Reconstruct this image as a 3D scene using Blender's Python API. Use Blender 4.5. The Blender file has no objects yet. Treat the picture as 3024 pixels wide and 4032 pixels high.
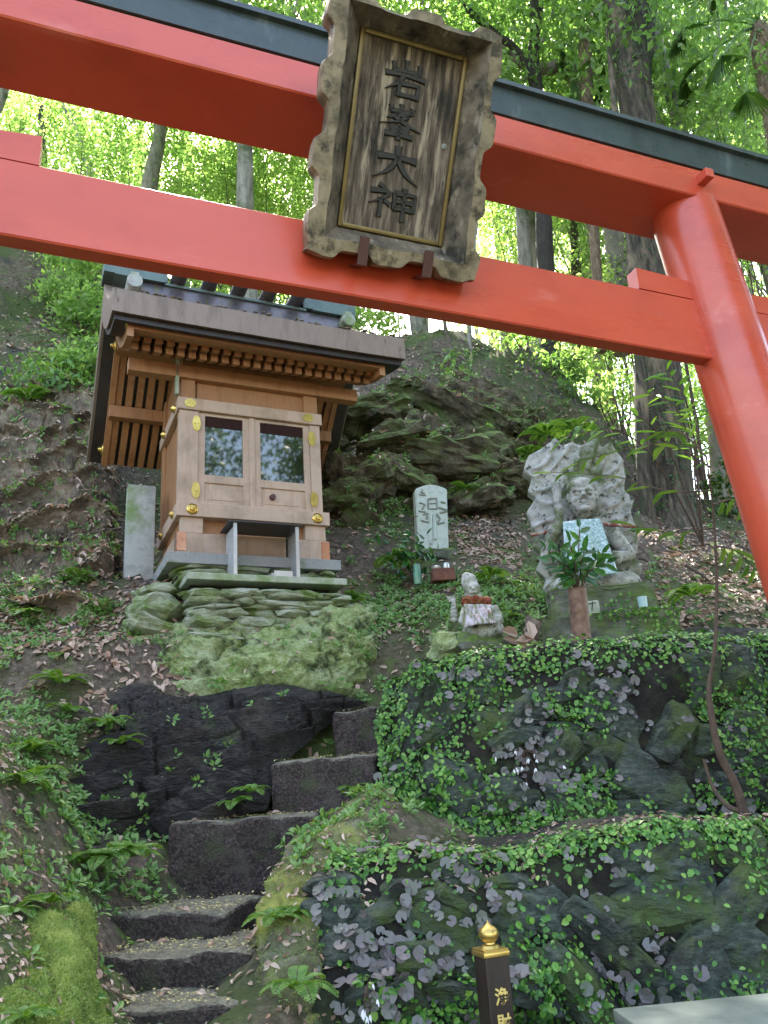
import bpy, bmesh, math, random
import numpy as np
from mathutils import Vector, Matrix

SC = bpy.context.scene
COL = SC.collection
R = math.radians

# ------------------------------------------------------------------ camera
CAM_F = 3146.0                      # focal length in photograph pixels (3024 x 4032)
PITCH, ROLL = R(18.8), R(3.92)
CAM_P = np.array([0.0, 0.0, 1.55])
_f = np.array([0, math.cos(PITCH), math.sin(PITCH)])
_u0 = np.array([0, -math.sin(PITCH), math.cos(PITCH)])
_r0 = np.array([1.0, 0, 0])
_r = _r0 * math.cos(ROLL) - _u0 * math.sin(ROLL)
_u = _u0 * math.cos(ROLL) + _r0 * math.sin(ROLL)
cam = bpy.data.cameras.new('camera')
cam.sensor_fit = 'VERTICAL'; cam.sensor_height = 36.0; cam.sensor_width = 27.0
cam.lens = 36.0 * CAM_F / 4032.0
cam.clip_start = 0.05; cam.clip_end = 500
camo = bpy.data.objects.new('camera', cam); COL.objects.link(camo)
camo.matrix_world = Matrix(((_r[0], _u[0], -_f[0], CAM_P[0]), (_r[1], _u[1], -_f[1], CAM_P[1]),
                            (_r[2], _u[2], -_f[2], CAM_P[2]), (0, 0, 0, 1)))
SC.camera = camo

# ------------------------------------------------------------------ light
SUN_EL, SUN_AZ = R(56), R(-14)      # azimuth from +Y (away from the camera), negative = to the left
w = bpy.data.worlds.new('World'); SC.world = w; w.use_nodes = True
nt = w.node_tree; nt.nodes.clear()
wo = nt.nodes.new('ShaderNodeOutputWorld'); bg = nt.nodes.new('ShaderNodeBackground')
sky = nt.nodes.new('ShaderNodeTexSky'); sky.sky_type = 'NISHITA'; sky.sun_disc = False
sky.sun_elevation = SUN_EL; sky.sun_rotation = SUN_AZ; sky.air_density = 1.0; sky.dust_density = 2.2; sky.ozone_density = 1.0
bg.inputs['Strength'].default_value = 0.15
wb = nt.nodes.new('ShaderNodeMix'); wb.data_type = 'RGBA'; wb.blend_type = 'MULTIPLY'; wb.inputs[0].default_value = 1.0   # camera white balance for open shade
wb.inputs[7].default_value = (1.0, .90, .76, 1); nt.links.new(sky.outputs[0], wb.inputs[6]); nt.links.new(wb.outputs[2], bg.inputs['Color']); nt.links.new(bg.outputs[0], wo.inputs['Surface'])
sl = bpy.data.lights.new('sun', 'SUN'); sl.energy = 5.0; sl.angle = R(0.53); sl.color = (1.0, 0.94, 0.84)
so = bpy.data.objects.new('sun', sl); COL.objects.link(so)
_sd = Vector((math.sin(SUN_AZ) * math.cos(SUN_EL), math.cos(SUN_AZ) * math.cos(SUN_EL), math.sin(SUN_EL)))
so.rotation_euler = _sd.to_track_quat('Z', 'Y').to_euler(); so.location = (0, 0, 30)
SC.view_settings.view_transform = 'Standard'; SC.view_settings.look = 'None'
SC.view_settings.gamma = 1.0; SC.view_settings.use_curve_mapping = False
SC.view_settings.exposure = 3.2
SC.render.engine = 'CYCLES'
try:
    SC.cycles.use_denoising = True
    SC.cycles.max_bounces = 8; SC.cycles.diffuse_bounces = 4; SC.cycles.glossy_bounces = 3
    SC.cycles.transmission_bounces = 4; SC.cycles.transparent_max_bounces = 6
    SC.cycles.sample_clamp_indirect = 6.0
    SC.cycles.use_adaptive_sampling = True
except Exception:
    pass

# ------------------------------------------------------------------ helpers
S_ = 3024 / 1659.0
def ray(px, py): return _f * CAM_F + _r * (px - 829.5) * S_ - _u * (py - 1106) * S_
def atY(px, py, Y):
    d = ray(px, py); return CAM_P + d * (Y / d[1])
def atZ(px, py, Z):
    d = ray(px, py); return CAM_P + d * ((Z - CAM_P[2]) / d[2])
def onplane(px, py, P, n):
    d = ray(px, py); return CAM_P + d * (np.dot(np.asarray(P) - CAM_P, n) / np.dot(d, n))

def _hash(i, j, k, s):
    h = (i * 374761393 + j * 668265263 + k * 2147483647 + s * 974711) & 0xffffffff
    h = ((h ^ (h >> 13)) * 1274126177) & 0xffffffff
    h = h ^ (h >> 16)
    return (h & 0xffffff) / float(0xffffff)
def vnoise(x, y, z, s=0):
    x, y, z = np.broadcast_arrays(np.asarray(x, float), np.asarray(y, float), np.asarray(z, float))
    i, j, k = np.floor(x).astype(np.int64), np.floor(y).astype(np.int64), np.floor(z).astype(np.int64)
    a, b, c = x - i, y - j, z - k
    a, b, c = a*a*(3-2*a), b*b*(3-2*b), c*c*(3-2*c)
    v = 0
    for dx in (0, 1):
        for dy in (0, 1):
            for dz in (0, 1):
                wt = (a if dx else 1-a) * (b if dy else 1-b) * (c if dz else 1-c)
                v = v + wt * _hash(i+dx, j+dy, k+dz, s)
    return v * 2 - 1
def fbm(x, y, z, o=4, s=0, lac=2.05, g=0.5):
    v, a, f = 0, 1, 1
    for n in range(o):
        v = v + a * vnoise(np.asarray(x)*f, np.asarray(y)*f, np.asarray(z)*f, s + n * 17); a *= g; f *= lac
    return v

def tag(o, label=None, cat=None, group=None, kind=None):
    if label: o['label'] = label
    if cat: o['category'] = cat
    if group: o['group'] = group
    if kind: o['kind'] = kind
    return o
def empty(name, loc=(0, 0, 0), label=None, cat=None, group=None, M=None):
    o = bpy.data.objects.new(name, None); COL.objects.link(o)
    o.empty_display_size = 0.1
    if M is None: M = Matrix.Translation(Vector(loc))
    o.matrix_world = M;
    MATS[o.name] = M
    return tag(o, label, cat, group)
MATS = {}
def frame(origin, x, y, z):
    return Matrix(((x[0], y[0], z[0], origin[0]), (x[1], y[1], z[1], origin[1]), (x[2], y[2], z[2], origin[2]), (0, 0, 0, 1)))

def add_object(name, me, mat, parent=None, M=None):
    """link a mesh whose vertices are in frame M (world when None) under parent"""
    if mat is not None:
        for m in (mat if isinstance(mat, (list, tuple)) else [mat]): me.materials.append(m)
    o = bpy.data.objects.new(name, me); COL.objects.link(o)
    if M is None: M = Matrix.Identity(4)
    if parent is not None:
        PM = MATS.get(parent.name, Matrix.Identity(4))
        T = PM.inverted() @ M
        if any(abs(T[i][j] - (1 if i == j else 0)) > 1e-7 for i in range(4) for j in range(4)): me.transform(T)
        o.parent = parent
        MATS[o.name] = PM
    else:
        o.matrix_world = M; MATS[o.name] = M
    return o
def np_mesh(name, V, F, smooth=False, mi=None):
    """F: (n,3) or (n,4) int array"""
    me = bpy.data.meshes.new(name)
    V = np.ascontiguousarray(V, dtype=np.float32); F = np.ascontiguousarray(F, dtype=np.int32)
    n, k = F.shape
    me.vertices.add(len(V)); me.vertices.foreach_set('co', V.ravel())
    me.loops.add(n * k); me.loops.foreach_set('vertex_index', F.ravel())
    me.polygons.add(n); me.polygons.foreach_set('loop_start', np.arange(0, n * k, k, dtype=np.int32))
    me.polygons.foreach_set('loop_total', np.full(n, k, dtype=np.int32))
    if mi is not None: me.polygons.foreach_set('material_index', np.asarray(mi, dtype=np.int32))
    me.update(calc_edges=True); me.validate()
    me.polygons.foreach_set('use_smooth', np.full(len(me.polygons), bool(smooth)))
    return me

class MB:
    """mesh builder: collects shapes, builds ONE mesh object"""
    def __init__(s): s.v = []; s.f = []; s.m = []; s.mi = 0
    def add(s, vs, fs):
        b = len(s.v); s.v += [tuple(map(float, q)) for q in vs]
        for q in fs: s.f.append(tuple(b + i for i in q)); s.m.append(s.mi)
    def box(s, x0, x1, y0, y1, z0, z1, M=None, bev=0.0):
        if bev <= 0:
            vs = [(x, y, z) for z in (z0, z1) for y in (y0, y1) for x in (x0, x1)]
            fs = [(0, 2, 3, 1), (4, 5, 7, 6), (0, 1, 5, 4), (2, 6, 7, 3), (0, 4, 6, 2), (1, 3, 7, 5)]
        else:
            bm = bmesh.new(); bmesh.ops.create_cube(bm, size=1)
            for q in bm.verts: q.co = Vector((x0 + (q.co.x + .5) * (x1 - x0), y0 + (q.co.y + .5) * (y1 - y0), z0 + (q.co.z + .5) * (z1 - z0)))
            bmesh.ops.bevel(bm, geom=list(bm.edges), offset=bev, segments=2, affect='EDGES', profile=0.5)
            bm.verts.index_update(); vs = [tuple(q.co) for q in bm.verts]; fs = [[q.index for q in p.verts] for p in bm.faces]; bm.free()
        if M is not None: vs = [tuple(M @ Vector(q)) for q in vs]
        s.add(vs, fs)
    def prism(s, poly, ext, M=None):
        """poly: list of 3D points (planar); ext: extrusion vector"""
        n = len(poly); e = np.asarray(ext, float)
        vs = [np.asarray(q, float) for q in poly] + [np.asarray(q, float) + e for q in poly]
        if M is not None: vs = [tuple(M @ Vector(q)) for q in vs]
        s.add(vs, [tuple(range(n))[::-1], tuple(range(n, 2 * n))] + [(i, (i + 1) % n, n + (i + 1) % n, n + i) for i in range(n)])
    def tube(s, pts, rad, n=8, cap=True):
        pts = [np.asarray(q, float) for q in pts]
        if not hasattr(rad, '__len__'): rad = [rad] * len(pts)
        vs, fs = [], []
        t0 = pts[1] - pts[0]; ref = np.array([0, 0, 1.0]) if abs(t0[2]) < 0.9 * np.linalg.norm(t0) else np.array([1.0, 0, 0])
        for i, q in enumerate(pts):
            t = pts[min(i + 1, len(pts) - 1)] - pts[max(i - 1, 0)]; t = t / (np.linalg.norm(t) + 1e-12)
            a = ref - t * np.dot(ref, t); a = a / (np.linalg.norm(a) + 1e-12); ref = a; b = np.cross(t, a)
            for k in range(n):
                th = 2 * math.pi * k / n; vs.append(q + (a * math.cos(th) + b * math.sin(th)) * rad[i])
        for i in range(len(pts) - 1):
            for k in range(n):
                fs.append((i * n + k, i * n + (k + 1) % n, (i + 1) * n + (k + 1) % n, (i + 1) * n + k))
        if cap:
            fs.append(tuple(range(n))[::-1]); fs.append(tuple(range((len(pts) - 1) * n, len(pts) * n)))
        s.add(vs, fs)
    def lathe(s, prof, n=24, M=None, cap=True):
        """prof: (radius, z)"""
        vs, fs = [], []
        for r_, z in prof:
            for k in range(n):
                th = 2 * math.pi * k / n; vs.append((r_ * math.cos(th), r_ * math.sin(th), z))
        for i in range(len(prof) - 1):
            for k in range(n): fs.append((i * n + k, i * n + (k + 1) % n, (i + 1) * n + (k + 1) % n, (i + 1) * n + k))
        if cap: fs.append(tuple(range(n))[::-1]); fs.append(tuple(range((len(prof) - 1) * n, len(prof) * n)))
        if M is not None: vs = [tuple(M @ Vector(q)) for q in vs]
        s.add(vs, fs)
    def ball(s, c, r_, M=None, nu=14, nv=9):
        if not hasattr(r_, '__len__'): r_ = (r_, r_, r_)
        vs, fs = [(0, 0, r_[2])], []
        for i in range(1, nv):
            ph = math.pi * i / nv
            for k in range(nu):
                th = 2 * math.pi * k / nu; vs.append((r_[0] * math.sin(ph) * math.cos(th), r_[1] * math.sin(ph) * math.sin(th), r_[2] * math.cos(ph)))
        vs.append((0, 0, -r_[2]))
        for k in range(nu): fs.append((0, 1 + k, 1 + (k + 1) % nu)); fs.append((len(vs) - 1, 1 + (nv - 2) * nu + (k + 1) % nu, 1 + (nv - 2) * nu + k))
        for i in range(nv - 2):
            for k in range(nu): fs.append((1 + i * nu + k, 1 + (i + 1) * nu + k, 1 + (i + 1) * nu + (k + 1) % nu, 1 + i * nu + (k + 1) % nu))
        c = Vector(c)
        if M is not None: vs = [tuple(M @ Vector(q) + c) for q in vs]
        else: vs = [tuple(Vector(q) + c) for q in vs]
        s.add(vs, fs)
    def mesh(s, name, smooth=False):
        me = bpy.data.meshes.new(name); me.from_pydata(s.v, [], s.f)
        me.polygons.foreach_set('material_index', np.array(s.m, dtype=np.int32)); me.update()
        if smooth:
            me.polygons.foreach_set('use_smooth', np.full(len(me.polygons), True))
            if smooth == 'auto':
                try: me.set_sharp_from_angle(angle=R(38))
                except Exception: pass
        return me
    def build(s, name, mat, parent=None, M=None, smooth=False):
        return add_object(name, s.mesh(name, smooth), mat, parent, M)
def voxel(mb, name, size, mat, parent=None, M=None, noise=None, smooth_it=2):
    """merge the collected blobs into one continuous surface"""
    me = mb.mesh(name + '_raw'); o = bpy.data.objects.new(name + '_raw', me); COL.objects.link(o)
    m = o.modifiers.new('r', 'REMESH'); m.mode = 'VOXEL'; m.voxel_size = size
    if smooth_it:
        m2 = o.modifiers.new('s', 'SMOOTH'); m2.iterations = smooth_it; m2.factor = 0.5
    dg = bpy.context.evaluated_depsgraph_get(); dg.update()
    nm = bpy.data.meshes.new_from_object(o.evaluated_get(dg))
    bpy.data.objects.remove(o); bpy.data.meshes.remove(me)
    nm.name = name; nm.materials.clear()
    if noise:
        n = len(nm.vertices); co = np.empty(n * 3, np.float32); no = np.empty(n * 3, np.float32)
        nm.vertices.foreach_get('co', co); nm.vertices.foreach_get('normal', no)
        co = co.reshape(-1, 3); no = no.reshape(-1, 3)
        amp, fr, sd = noise
        co = co + no * (fbm(co[:, 0] * fr, co[:, 1] * fr, co[:, 2] * fr, 4, sd) * amp)[:, None]
        nm.vertices.foreach_set('co', co.astype(np.float32).ravel()); nm.update()
    nm.polygons.foreach_set('use_smooth', np.full(len(nm.polygons), True))
    return add_object(name, nm, mat, parent, M)

# ------------------------------------------------------------------ leaves
def nrm(a): return a / (np.linalg.norm(a, axis=-1, keepdims=True) + 1e-9)
def leaf_mesh(name, P, T, Nn, L, W, fold=0.25, oval=True, bend=0.0):
    """one folded leaf per row: P base, T direction, Nn normal, L length, W width"""
    P = np.asarray(P, float); T = nrm(np.asarray(T, float)); Nn = np.asarray(Nn, float)
    B = nrm(np.cross(T, Nn)); Nn = np.cross(B, T); n = len(P)
    L = np.broadcast_to(np.asarray(L, float), (n,))[:, None]; W = np.broadcast_to(np.asarray(W, float), (n,))[:, None]
    up = Nn * W * fold
    tip = P + T * L - Nn * L * bend
    if oval:
        a, b = 0.28, 0.68
        V = np.stack([P, P + T*L*a + B*W*.46 + up - Nn*L*bend*.1, P + T*L*b + B*W*.40 + up - Nn*L*bend*.45, tip,
                      P + T*L*b - B*W*.40 + up - Nn*L*bend*.45, P + T*L*a - B*W*.46 + up - Nn*L*bend*.1], 1).reshape(-1, 3)
        base = np.arange(n)[:, None] * 6
        F = np.concatenate([base + np.array([[0, 1, 2, 3]]), base + np.array([[0, 3, 4, 5]])], 0)
    else:
        V = np.stack([P, P + T*L*.45 + B*W*.5 + up, tip, P + T*L*.45 - B*W*.5 + up], 1).reshape(-1, 3)
        base = np.arange(n)[:, None] * 4
        F = np.concatenate([base + np.array([[0, 1, 2]]), base + np.array([[0, 2, 3]])], 0)
    return np_mesh(name, V, F)
def join_np(parts):
    """parts: list of (V,F) -> V,F"""
    Vs, Fs, b = [], [], 0
    for V, F in parts: Vs.append(V); Fs.append(F + b); b += len(V)
    return np.concatenate(Vs), np.concatenate(Fs)
RNG = np.random.default_rng(7)
def rdir(n, rng=RNG): return nrm(rng.normal(size=(n, 3)))

class Grid:
    """a rectangular sheet of points"""
    def __init__(s, P): s.P = P; s.h, s.w = P.shape[:2]; s.normals()
    def normals(s):
        du = np.gradient(s.P, axis=1); dv = np.gradient(s.P, axis=0)
        s.N = nrm(np.cross(du, dv))
    def mesh(s, name, smooth=True):
        h, w_ = s.h, s.w; i = np.arange(h * w_).reshape(h, w_)
        F = np.stack([i[:-1, :-1], i[:-1, 1:], i[1:, 1:], i[1:, :-1]], -1).reshape(-1, 4)
        return np_mesh(name, s.P.reshape(-1, 3), F, smooth)
    def at(s, a, b):
        """a along width 0..1, b along height 0..1 -> points, normals"""
        x = np.clip(a, 0, 1) * (s.w - 1.001); y = np.clip(b, 0, 1) * (s.h - 1.001)
        i, j = y.astype(int), x.astype(int); fy, fx = (y - i)[:, None], (x - j)[:, None]
        p = (s.P[i, j]*(1-fx)*(1-fy) + s.P[i, j+1]*fx*(1-fy) + s.P[i+1, j]*(1-fx)*fy + s.P[i+1, j+1]*fx*fy)
        return p, s.N[i, j]
def catmull(K, n):
    """K: (k,3) control rows -> n samples along axis 0 (works on (k,...,3))"""
    K = np.asarray(K, float); k = K.shape[0]
    t = np.linspace(0, k - 1, n); i = np.minimum(t.astype(int), k - 2); f = (t - i).reshape((-1,) + (1,) * (K.ndim - 1))
    p0, p1, p2, p3 = K[np.maximum(i-1, 0)], K[i], K[i+1], K[np.minimum(i+2, k-1)]
    return 0.5*((2*p1)+(-p0+p2)*f+(2*p0-5*p1+4*p2-p3)*f**2+(-p0+3*p1-3*p2+p3)*f**3)
def patch(rows, nu, nv):
    """rows: list of rows of 3D points, equal length; first row = top. returns Grid nv x nu"""
    K = np.asarray(rows, float)                      # (r, c, 3)
    A = catmull(K, nv)                               # (nv, c, 3)
    B = catmull(np.swapaxes(A, 0, 1), nu)            # (nu, nv, 3)
    return Grid(np.swapaxes(B, 0, 1))
# ------------------------------------------------------------------ materials
def pm(name, cols, scale=6, detail=6, rough=0.6, bump=0.0, bscale=None, stretch=(1, 1, 1), metal=0.0, spec=0.5, coat=0.0,
       patches=(), updark=None, moss=None, dist=0.02, rvar=0.0, sheen=0.0, bdetail=8):
    """noise-ramped principled material. patches: (colour, scale, threshold, softness). moss: (colour, amount) on upward faces"""
    m = bpy.data.materials.new(name); m.use_nodes = True; n = m.node_tree.nodes; l = m.node_tree.links; n.clear()
    out = n.new('ShaderNodeOutputMaterial'); b = n.new('ShaderNodeBsdfPrincipled'); l.new(b.outputs[0], out.inputs[0])
    tc = n.new('ShaderNodeTexCoord'); mp = n.new('ShaderNodeMapping'); mp.inputs['Scale'].default_value = stretch
    l.new(tc.outputs['Object'], mp.inputs[0])
    def noise(sc, dt=detail, src=None):
        t = n.new('ShaderNodeTexNoise'); t.inputs['Scale'].default_value = sc; t.inputs['Detail'].default_value = dt
        t.inputs['Roughness'].default_value = 0.62; l.new((src or mp).outputs[0], t.inputs['Vector']); return t
    t = noise(scale); rp = n.new('ShaderNodeValToRGB'); l.new(t.outputs['Fac'], rp.inputs[0])
    k = len(cols)
    for i, c in enumerate(cols):
        pos = 0.32 + 0.36 * (i / max(1, k - 1))
        if i == 0: e = rp.color_ramp.elements[0]; e.position = pos
        elif i == k - 1: e = rp.color_ramp.elements[-1]; e.position = pos
        else: e = rp.color_ramp.elements.new(pos)
        e.color = (*c, 1)
    cur = rp.outputs[0]
    def mix(fac, colr):
        nonlocal cur
        x = n.new('ShaderNodeMix'); x.data_type = 'RGBA'
        l.new(fac, x.inputs[0]); l.new(cur, x.inputs[6])
        if isinstance(colr, tuple): x.inputs[7].default_value = (*colr, 1)
        else: l.new(colr, x.inputs[7])
        cur = x.outputs[2]
    for q in patches:
        c, sc, th, sf = q[:4]
        t2 = n.new('ShaderNodeTexNoise'); t2.inputs['Scale'].default_value = sc; t2.inputs['Detail'].default_value = 7; t2.inputs['Roughness'].default_value = .65
        mp2 = n.new('ShaderNodeMapping'); mp2.inputs['Location'].default_value = (sc * 1.7, 3.1, sc * .6)
        if len(q) > 4: mp2.inputs['Scale'].default_value = q[4]
        l.new(tc.outputs['Object'], mp2.inputs[0]); l.new(mp2.outputs[0], t2.inputs['Vector'])
        mr = n.new('ShaderNodeMapRange'); mr.inputs[1].default_value = th - sf; mr.inputs[2].default_value = th + sf
        l.new(t2.outputs['Fac'], mr.inputs[0]); mix(mr.outputs[0], c)
    if moss:
        c, lo, hi = moss
        g = n.new('ShaderNodeNewGeometry'); sp = n.new('ShaderNodeSeparateXYZ'); l.new(g.outputs['Normal'], sp.inputs[0])
        t3 = noise(14); ad = n.new('ShaderNodeMath'); ad.operation = 'MULTIPLY_ADD'; l.new(t3.outputs['Fac'], ad.inputs[0]); ad.inputs[1].default_value = 1.6
        l.new(sp.outputs['Z'], ad.inputs[2])
        mr = n.new('ShaderNodeMapRange'); mr.inputs[1].default_value = lo; mr.inputs[2].default_value = hi; l.new(ad.outputs[0], mr.inputs[0])
        c2 = noise(60, 3); r2 = n.new('ShaderNodeValToRGB'); l.new(c2.outputs['Fac'], r2.inputs[0])
        r2.color_ramp.elements[0].position = .3; r2.color_ramp.elements[1].position = .7
        r2.color_ramp.elements[0].color = (*[q * .55 for q in c], 1); r2.color_ramp.elements[1].color = (*[q * 1.35 for q in c], 1)
        mix(mr.outputs[0], r2.outputs[0])
    l.new(cur, b.inputs['Base Color'])
    b.inputs['Metallic'].default_value = metal; b.inputs['Roughness'].default_value = rough
    b.inputs['Specular IOR Level'].default_value = spec
    if coat: b.inputs['Coat Weight'].default_value = coat; b.inputs['Coat Roughness'].default_value = .18
    if rvar:
        t4 = noise(scale * 1.3); mr = n.new('ShaderNodeMapRange'); mr.inputs[1].default_value = .3; mr.inputs[2].default_value = .7
        mr.inputs[3].default_value = max(.02, rough - rvar); mr.inputs[4].default_value = min(1, rough + rvar)
        l.new(t4.outputs['Fac'], mr.inputs[0]); l.new(mr.outputs[0], b.inputs['Roughness'])
    if bump:
        t5 = noise(bscale or scale * 2, bdetail); bp = n.new('ShaderNodeBump'); bp.inputs['Strength'].default_value = bump; bp.inputs['Distance'].default_value = dist
        l.new(t5.outputs['Fac'], bp.inputs['Height']); l.new(bp.outputs[0], b.inputs['Normal'])
    return m
def leafmat(name, cols, trans=0.5, rough=0.45, tcol=None, spec=0.5):
    """leaf: random colour per leaf, diffuse + gloss + light through the blade"""
    m = bpy.data.materials.new(name); m.use_nodes = True; n = m.node_tree.nodes; l = m.node_tree.links; n.clear()
    out = n.new('ShaderNodeOutputMaterial'); b = n.new('ShaderNodeBsdfPrincipled')
    g = n.new('ShaderNodeNewGeometry'); rp = n.new('ShaderNodeValToRGB'); l.new(g.outputs['Random Per Island'], rp.inputs[0])
    k = len(cols)
    for i, c in enumerate(cols):
        pos = i / max(1, k - 1)
        if i == 0: e = rp.color_ramp.elements[0]; e.position = pos
        elif i == k - 1: e = rp.color_ramp.elements[-1]; e.position = pos
        else: e = rp.color_ramp.elements.new(pos)
        e.color = (*c, 1)
    l.new(rp.outputs[0], b.inputs['Base Color']); b.inputs['Roughness'].default_value = rough; b.inputs['Specular IOR Level'].default_value = spec
    if trans > 0:
        tr = n.new('ShaderNodeBsdfTranslucent'); hs = n.new('ShaderNodeMix'); hs.data_type = 'RGBA'; hs.blend_type = 'MULTIPLY'; hs.inputs[0].default_value = 1
        l.new(rp.outputs[0], hs.inputs[6]); hs.inputs[7].default_value = (*(tcol or (2.2, 2.0, .8)), 1); hs.clamp_result = False
        l.new(hs.outputs[2], tr.inputs['Color'])
        mx = n.new('ShaderNodeMixShader'); mx.inputs[0].default_value = trans
        l.new(b.outputs[0], mx.inputs[1]); l.new(tr.outputs[0], mx.inputs[2]); l.new(mx.outputs[0], out.inputs[0])
    else: l.new(b.outputs[0], out.inputs[0])
    return m
M = {}
M['red'] = pm('vermilion_paint', [(0.4372, 0.0548, 0.0283), (0.5422, 0.0755, 0.0371), (0.4897, 0.0642, 0.0327)], 1.7, rough=.33, bump=.035, bscale=34, dist=.006, rvar=.10, stretch=(.35, 1.6, 1.6),
              patches=[((.42, .046, .026), 2.2, .64, .10), ((.56, .12, .085), 5, .66, .05, (.35, 1.5, 1.5)), ((.20, .035, .025), 13, .735, .025), ((.50, .22, .17), 46, .76, .02), ((.10, .03, .02), 60, .79, .015)], coat=.25)
M['cap'] = pm('black_cap_paint', [(.022, .03, .032), (.04, .055, .055), (.03, .04, .045)], 5, rough=.35, bump=.08, bscale=40, rvar=.12,
              patches=[((.10, .12, .12), 6, .62, .06, (1, 1, .25))])
M['panelwood'] = pm('weathered_plaque_wood', [(0.02, 0.014, 0.0105), (0.1, 0.074, 0.0556), (0.26, 0.205, 0.1575)], 24, 10, rough=.85, bump=.5, bscale=26, stretch=(2.4, .22, 1), dist=.01,
                    patches=[((.016, .013, .010), 5, .575, .05, (1.6, .45, 1)), ((.34, .28, .21), 14, .58, .05, (2.4, .26, 1)), ((.012, .010, .008), 22, .66, .04, (2.4, .3, 1))])
M['framewood'] = pm('weathered_frame_wood', [(.05, .038, .028), (.12, .092, .066), (.21, .17, .125)], 10, 8, rough=.8, bump=.4, bscale=30, dist=.008,
                    patches=[((.022, .018, .013), 7, .56, .06), ((.26, .22, .17), 13, .62, .05, (3, .6, 1))])
M['gilt'] = pm('worn_gilt', [(0.1456, 0.1091, 0.0685), (0.2826, 0.2223, 0.1469), (0.2141, 0.1678, 0.1076)], 9, 8, rough=.55, bump=.35, bscale=40, metal=.25, dist=.006,
               patches=[((.040, .032, .020), 12, .57, .06), ((.08, .064, .038), 5, .55, .08), ((.30, .26, .19), 20, .66, .04)])
M['trim'] = pm('gold_trim', [(0.165, 0.1162, 0.0413), (0.225, 0.1575, 0.06)], 12, rough=.45, metal=.4, bump=.1, bscale=50)
M['charblack'] = pm('black_lacquer_letters', [(.012, .011, .010), (.022, .02, .018)], 12, rough=.5)
M['iron'] = pm('dark_painted_iron', [(.05, .014, .014), (.075, .02, .02)], 10, rough=.35, spec=.6)
M['steel'] = pm('grey_steel', [(.52, .53, .54), (.64, .65, .66)], 10, rough=.32, metal=.6)
M['hinoki'] = pm('pale_cypress', [(0.3834, 0.2615, 0.1797), (0.4772, 0.3411, 0.2574), (0.4347, 0.3191, 0.2477)], 5, 8, rough=.6, bump=.12, bscale=18, stretch=(4, 4, .5), dist=.006,
                 patches=[((.29, .21, .15), 3.5, .6, .1)])
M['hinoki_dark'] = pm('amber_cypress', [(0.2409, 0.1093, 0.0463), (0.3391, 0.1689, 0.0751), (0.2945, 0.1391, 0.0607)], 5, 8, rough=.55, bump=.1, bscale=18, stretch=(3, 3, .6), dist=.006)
M['darkwood'] = pm('dark_barge_wood', [(.018, .014, .014), (.035, .026, .026)], 6, rough=.45)  # near-black wood for the roof's underside
M['roofmetal'] = pm('brown_copper_sheet', [(0.1482, 0.1054, 0.0819), (0.2174, 0.1607, 0.1273), (0.1828, 0.1322, 0.1046)], 4, 8, rough=.5, metal=.35, bump=.08, bscale=30, stretch=(2.5, 2.5, .5),
                    patches=[((.05, .036, .03), 9, .66, .05, (2, 2, .4))])
M['patina'] = pm('blue_green_patina', [(.065, .095, .09), (.115, .16, .15), (.08, .11, .11)], 6, 6, rough=.45, metal=.3, bump=.06, bscale=30,
                 patches=[((.06, .06, .05), 8, .66, .05)])
M['ridgemetal'] = pm('violet_brown_copper', [(.070, .060, .068), (.11, .098, .11), (.06, .054, .05)], 5, 6, rough=.38, metal=.4, stretch=(3, 3, .4),
                     patches=[((.10, .095, .045), 6, .62, .05, (2.5, 2.5, .3))])
M['brass'] = pm('bright_brass', [(0.496, 0.336, 0.08), (0.624, 0.448, 0.136)], 20, rough=.28, metal=.9, bump=.25, bscale=60, dist=.004)
M['copperplate'] = pm('polished_copper', [(.75, .42, .27), (.88, .55, .38)], 8, rough=.22, metal=1, bump=.3, bscale=14, dist=.006)
M['blackmetal'] = pm('black_metal', [(.02, .022, .025), (.035, .038, .042)], 8, rough=.4, spec=.5)
M['granite'] = pm('granite', [(.15, .155, .16), (.30, .31, .31), (.22, .22, .225)], 130, 3, rough=.7, bump=.08, bscale=90,
                  patches=[((.13, .17, .08), 4, .62, .07)])
M['concrete'] = pm('mossy_concrete', [(.25, .26, .25), (.36, .37, .36), (.30, .31, .30)], 9, 8, rough=.85, bump=.2, bscale=60,
                   patches=[((.15, .21, .08), 2.6, .56, .06), ((.09, .10, .08), 5, .66, .06)])
M['slabstone'] = pm('pale_mossy_slab', [(.30, .33, .27), (.40, .43, .36)], 20, 8, rough=.8, bump=.15, bscale=60, patches=[((.17, .24, .09), 5, .56, .09)])
M['drystone'] = pm('lichened_schist', [(0.1799, 0.2038, 0.1455), (0.3599, 0.3828, 0.2911), (0.4627, 0.4816, 0.3837)], 11, 9, rough=.9, bump=1, bscale=45, stretch=(1, 1, 3),
                   patches=[((.15, .22, .055), 4.5, .52, .09), ((.05, .05, .04), 9, .66, .05)])
M['mossbank'] = pm('bright_moss', [(0.1133, 0.16, 0.0418), (0.2472, 0.3104, 0.121), (0.3399, 0.388, 0.22)], 26, 10, rough=.95, bump=.9, bscale=60, dist=.02,
                   patches=[((.35, .40, .25), 3.2, .58, .09), ((.040, .055, .018), 7, .575, .06)])
M['blackrock'] = pm('wet_black_schist', [(0.0067, 0.006, 0.0055), (0.0175, 0.0144, 0.0132), (0.0403, 0.0336, 0.0309)], 22, 10, rough=.5, bump=1, bscale=38, stretch=(1, 1, 3.2), dist=.03, rvar=.22,
                    patches=[((.045, .06, .022), 5, .63, .05), ((.13, .16, .10), 9, .665, .02, (1, 1, 2.2)), ((.035, .026, .018), 3, .6, .06)])
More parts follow.
